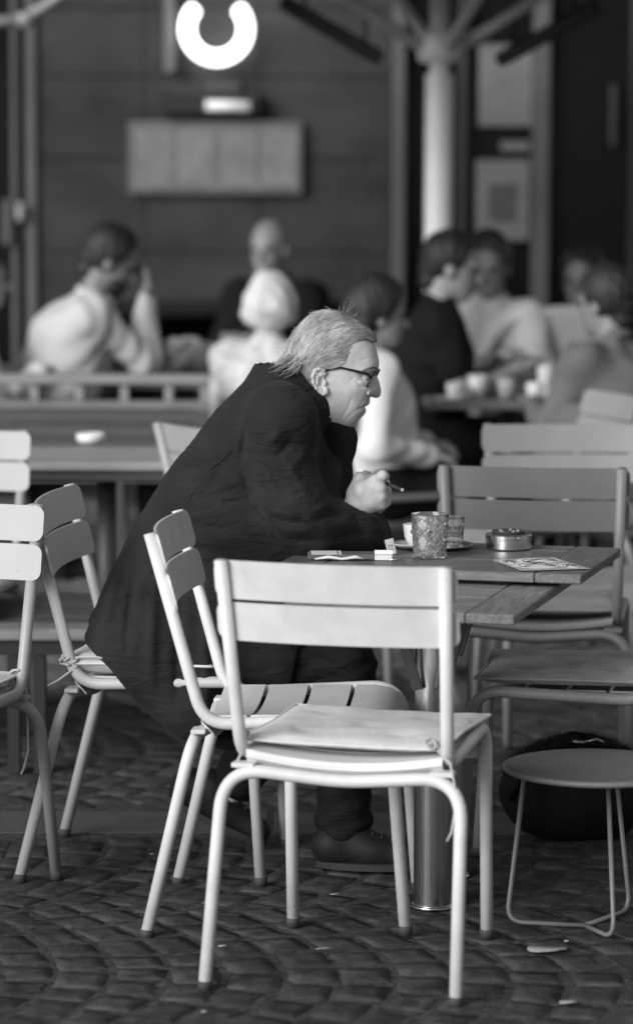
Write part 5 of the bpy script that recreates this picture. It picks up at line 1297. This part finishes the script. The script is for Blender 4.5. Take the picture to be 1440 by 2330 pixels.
# seams, button
def on_coat(px, py):
    x, z = to_xz([(px, py)])[0]; return mp(px, py)+np.array([0, -float(coatP.sample(cw, np.array([[x]]), np.array([[z]]))[0, 0])-.0008, 0])
mm('seam', tube([on_coat(*p) for p in ((545, 1000), (510, 1035), (478, 1060), (440, 1115), (405, 1175), (370, 1240), (345, 1300))], .0013, 5), M['coat_thread'])
bp_ = on_coat(607, 1490); mm('button', xf(lathe([(1e-6, .001), (.0105, .001), (.0125, .003), (.0125, .0045), (.0105, .005), (.009, .0035), (1e-6, .0035)], 24), T(*bp_) @ R(math.pi/2, 'X')), M['button'])
# scarf / roll neck
mm('roll_neck', arr(cones_mesh([(mp(700, 965), mp(762, 1000), .066, .052), (mp(745, 990), mp(748, 1110), .052, .060)], .006, k=.03, extra=lambda G, d: d+.0008*np.sin(160*G[2]))), M['knit'])
# trousers
tr_ = [(mp(430, 1500, -.09), mp(770, 1508, -.10), .105, .076), (mp(770, 1508, -.10), mp(786, 1540, -.10), .074, .064), (mp(786, 1540, -.10), mp(782, 1868, -.06), .064, .066),
       (mp(430, 1500, .09), mp(680, 1530, .12), .105, .078), (mp(680, 1530, .12), mp(545, 1770, .13), .070, .060)]
def tw(G, d):
    X, Y, Z = G; return d + .0035*np.sin(70*(X*.7+Z*.9)+4*np.sin(11*Z)) + .0022*np.sin(120*(X*.4-Z))
mm('trousers', arr(cones_mesh(tr_, .007, k=.035, extra=tw)), M['trouser'])
# shoes: near one flat on the setts, far one up on its toe
def shoe(heel, toe, ankle, name, lift_heel=False):
    h_, t_, a_ = (np.array(q, float) for q in (heel, toe, ankle)); d_ = (t_-h_)/np.linalg.norm(t_-h_); up = np.array([0, 0, 1.0]); up -= d_*(up@d_); up /= np.linalg.norm(up)
    pr = [(h_+up*.045+d_*.035, h_+up*.040+d_*.13, .040, .037), (h_+up*.040+d_*.13, t_+up*.030-d_*.035, .037, .033), (h_+up*.06+d_*.04, a_, .042, .046), (h_+up*.062+d_*.10, a_+d_*.02, .030, .030)]
    def ex2(G, d):
        pl = -((G[0]-h_[0])*up[0]+(G[1]-h_[1])*up[1]+(G[2]-h_[2])*up[2])+.010; return smax(d, pl, .006)
    s_ = mm('shoe', arr(cones_mesh(pr, .005, k=.03, extra=ex2)), M['shoe'])
    lat = np.cross(up, d_); n_ = 26; ol = []
    Ls = np.linalg.norm(t_-h_)
    for t in np.linspace(0, 2*math.pi, n_, endpoint=False):
        x_ = (math.cos(t)*.5+.5)*Ls; wd = .043*(abs(math.sin(t))**.7)*(1-.12*math.cos(t*2)); ol.append(h_+d_*x_+lat*math.copysign(wd, math.sin(t)))
    v_ = [tuple(p-mroot) for p in ol]+[tuple(p+up*.016-mroot) for p in ol]; f_ = [tuple(range(n_))[::-1], tuple(range(n_, 2*n_))]+[(i, (i+1) % n_, n_+(i+1) % n_, n_+i) for i in range(n_)]
    mk('sole', (v_, f_), M['sole'], s_, angle=40)
    for i in range(3):
        o = h_+d_*(.135+.022*i)+up*(.082-.007*i); v_, f_ = tube([tuple(o-lat*.022-mroot), tuple(o+up*.006-mroot), tuple(o+lat*.022-mroot)], .0026, 6); mk('lace', (v_, f_), M['sole'], s_)
    return s_
g1 = gnd(718, 1978); g2 = gnd(935, 1992); shoe((g1[0], MY-.07, .006), (g2[0]+.03, MY-.10, .006), mp(775, 1880, -.06), 'shoe')
g3 = gnd(600, 1962); shoe(mp(378, 1822, .13)+[0, 0, 0], (g3[0], MY+.13, .006), mp(480, 1790, .13), 'shoe', True)
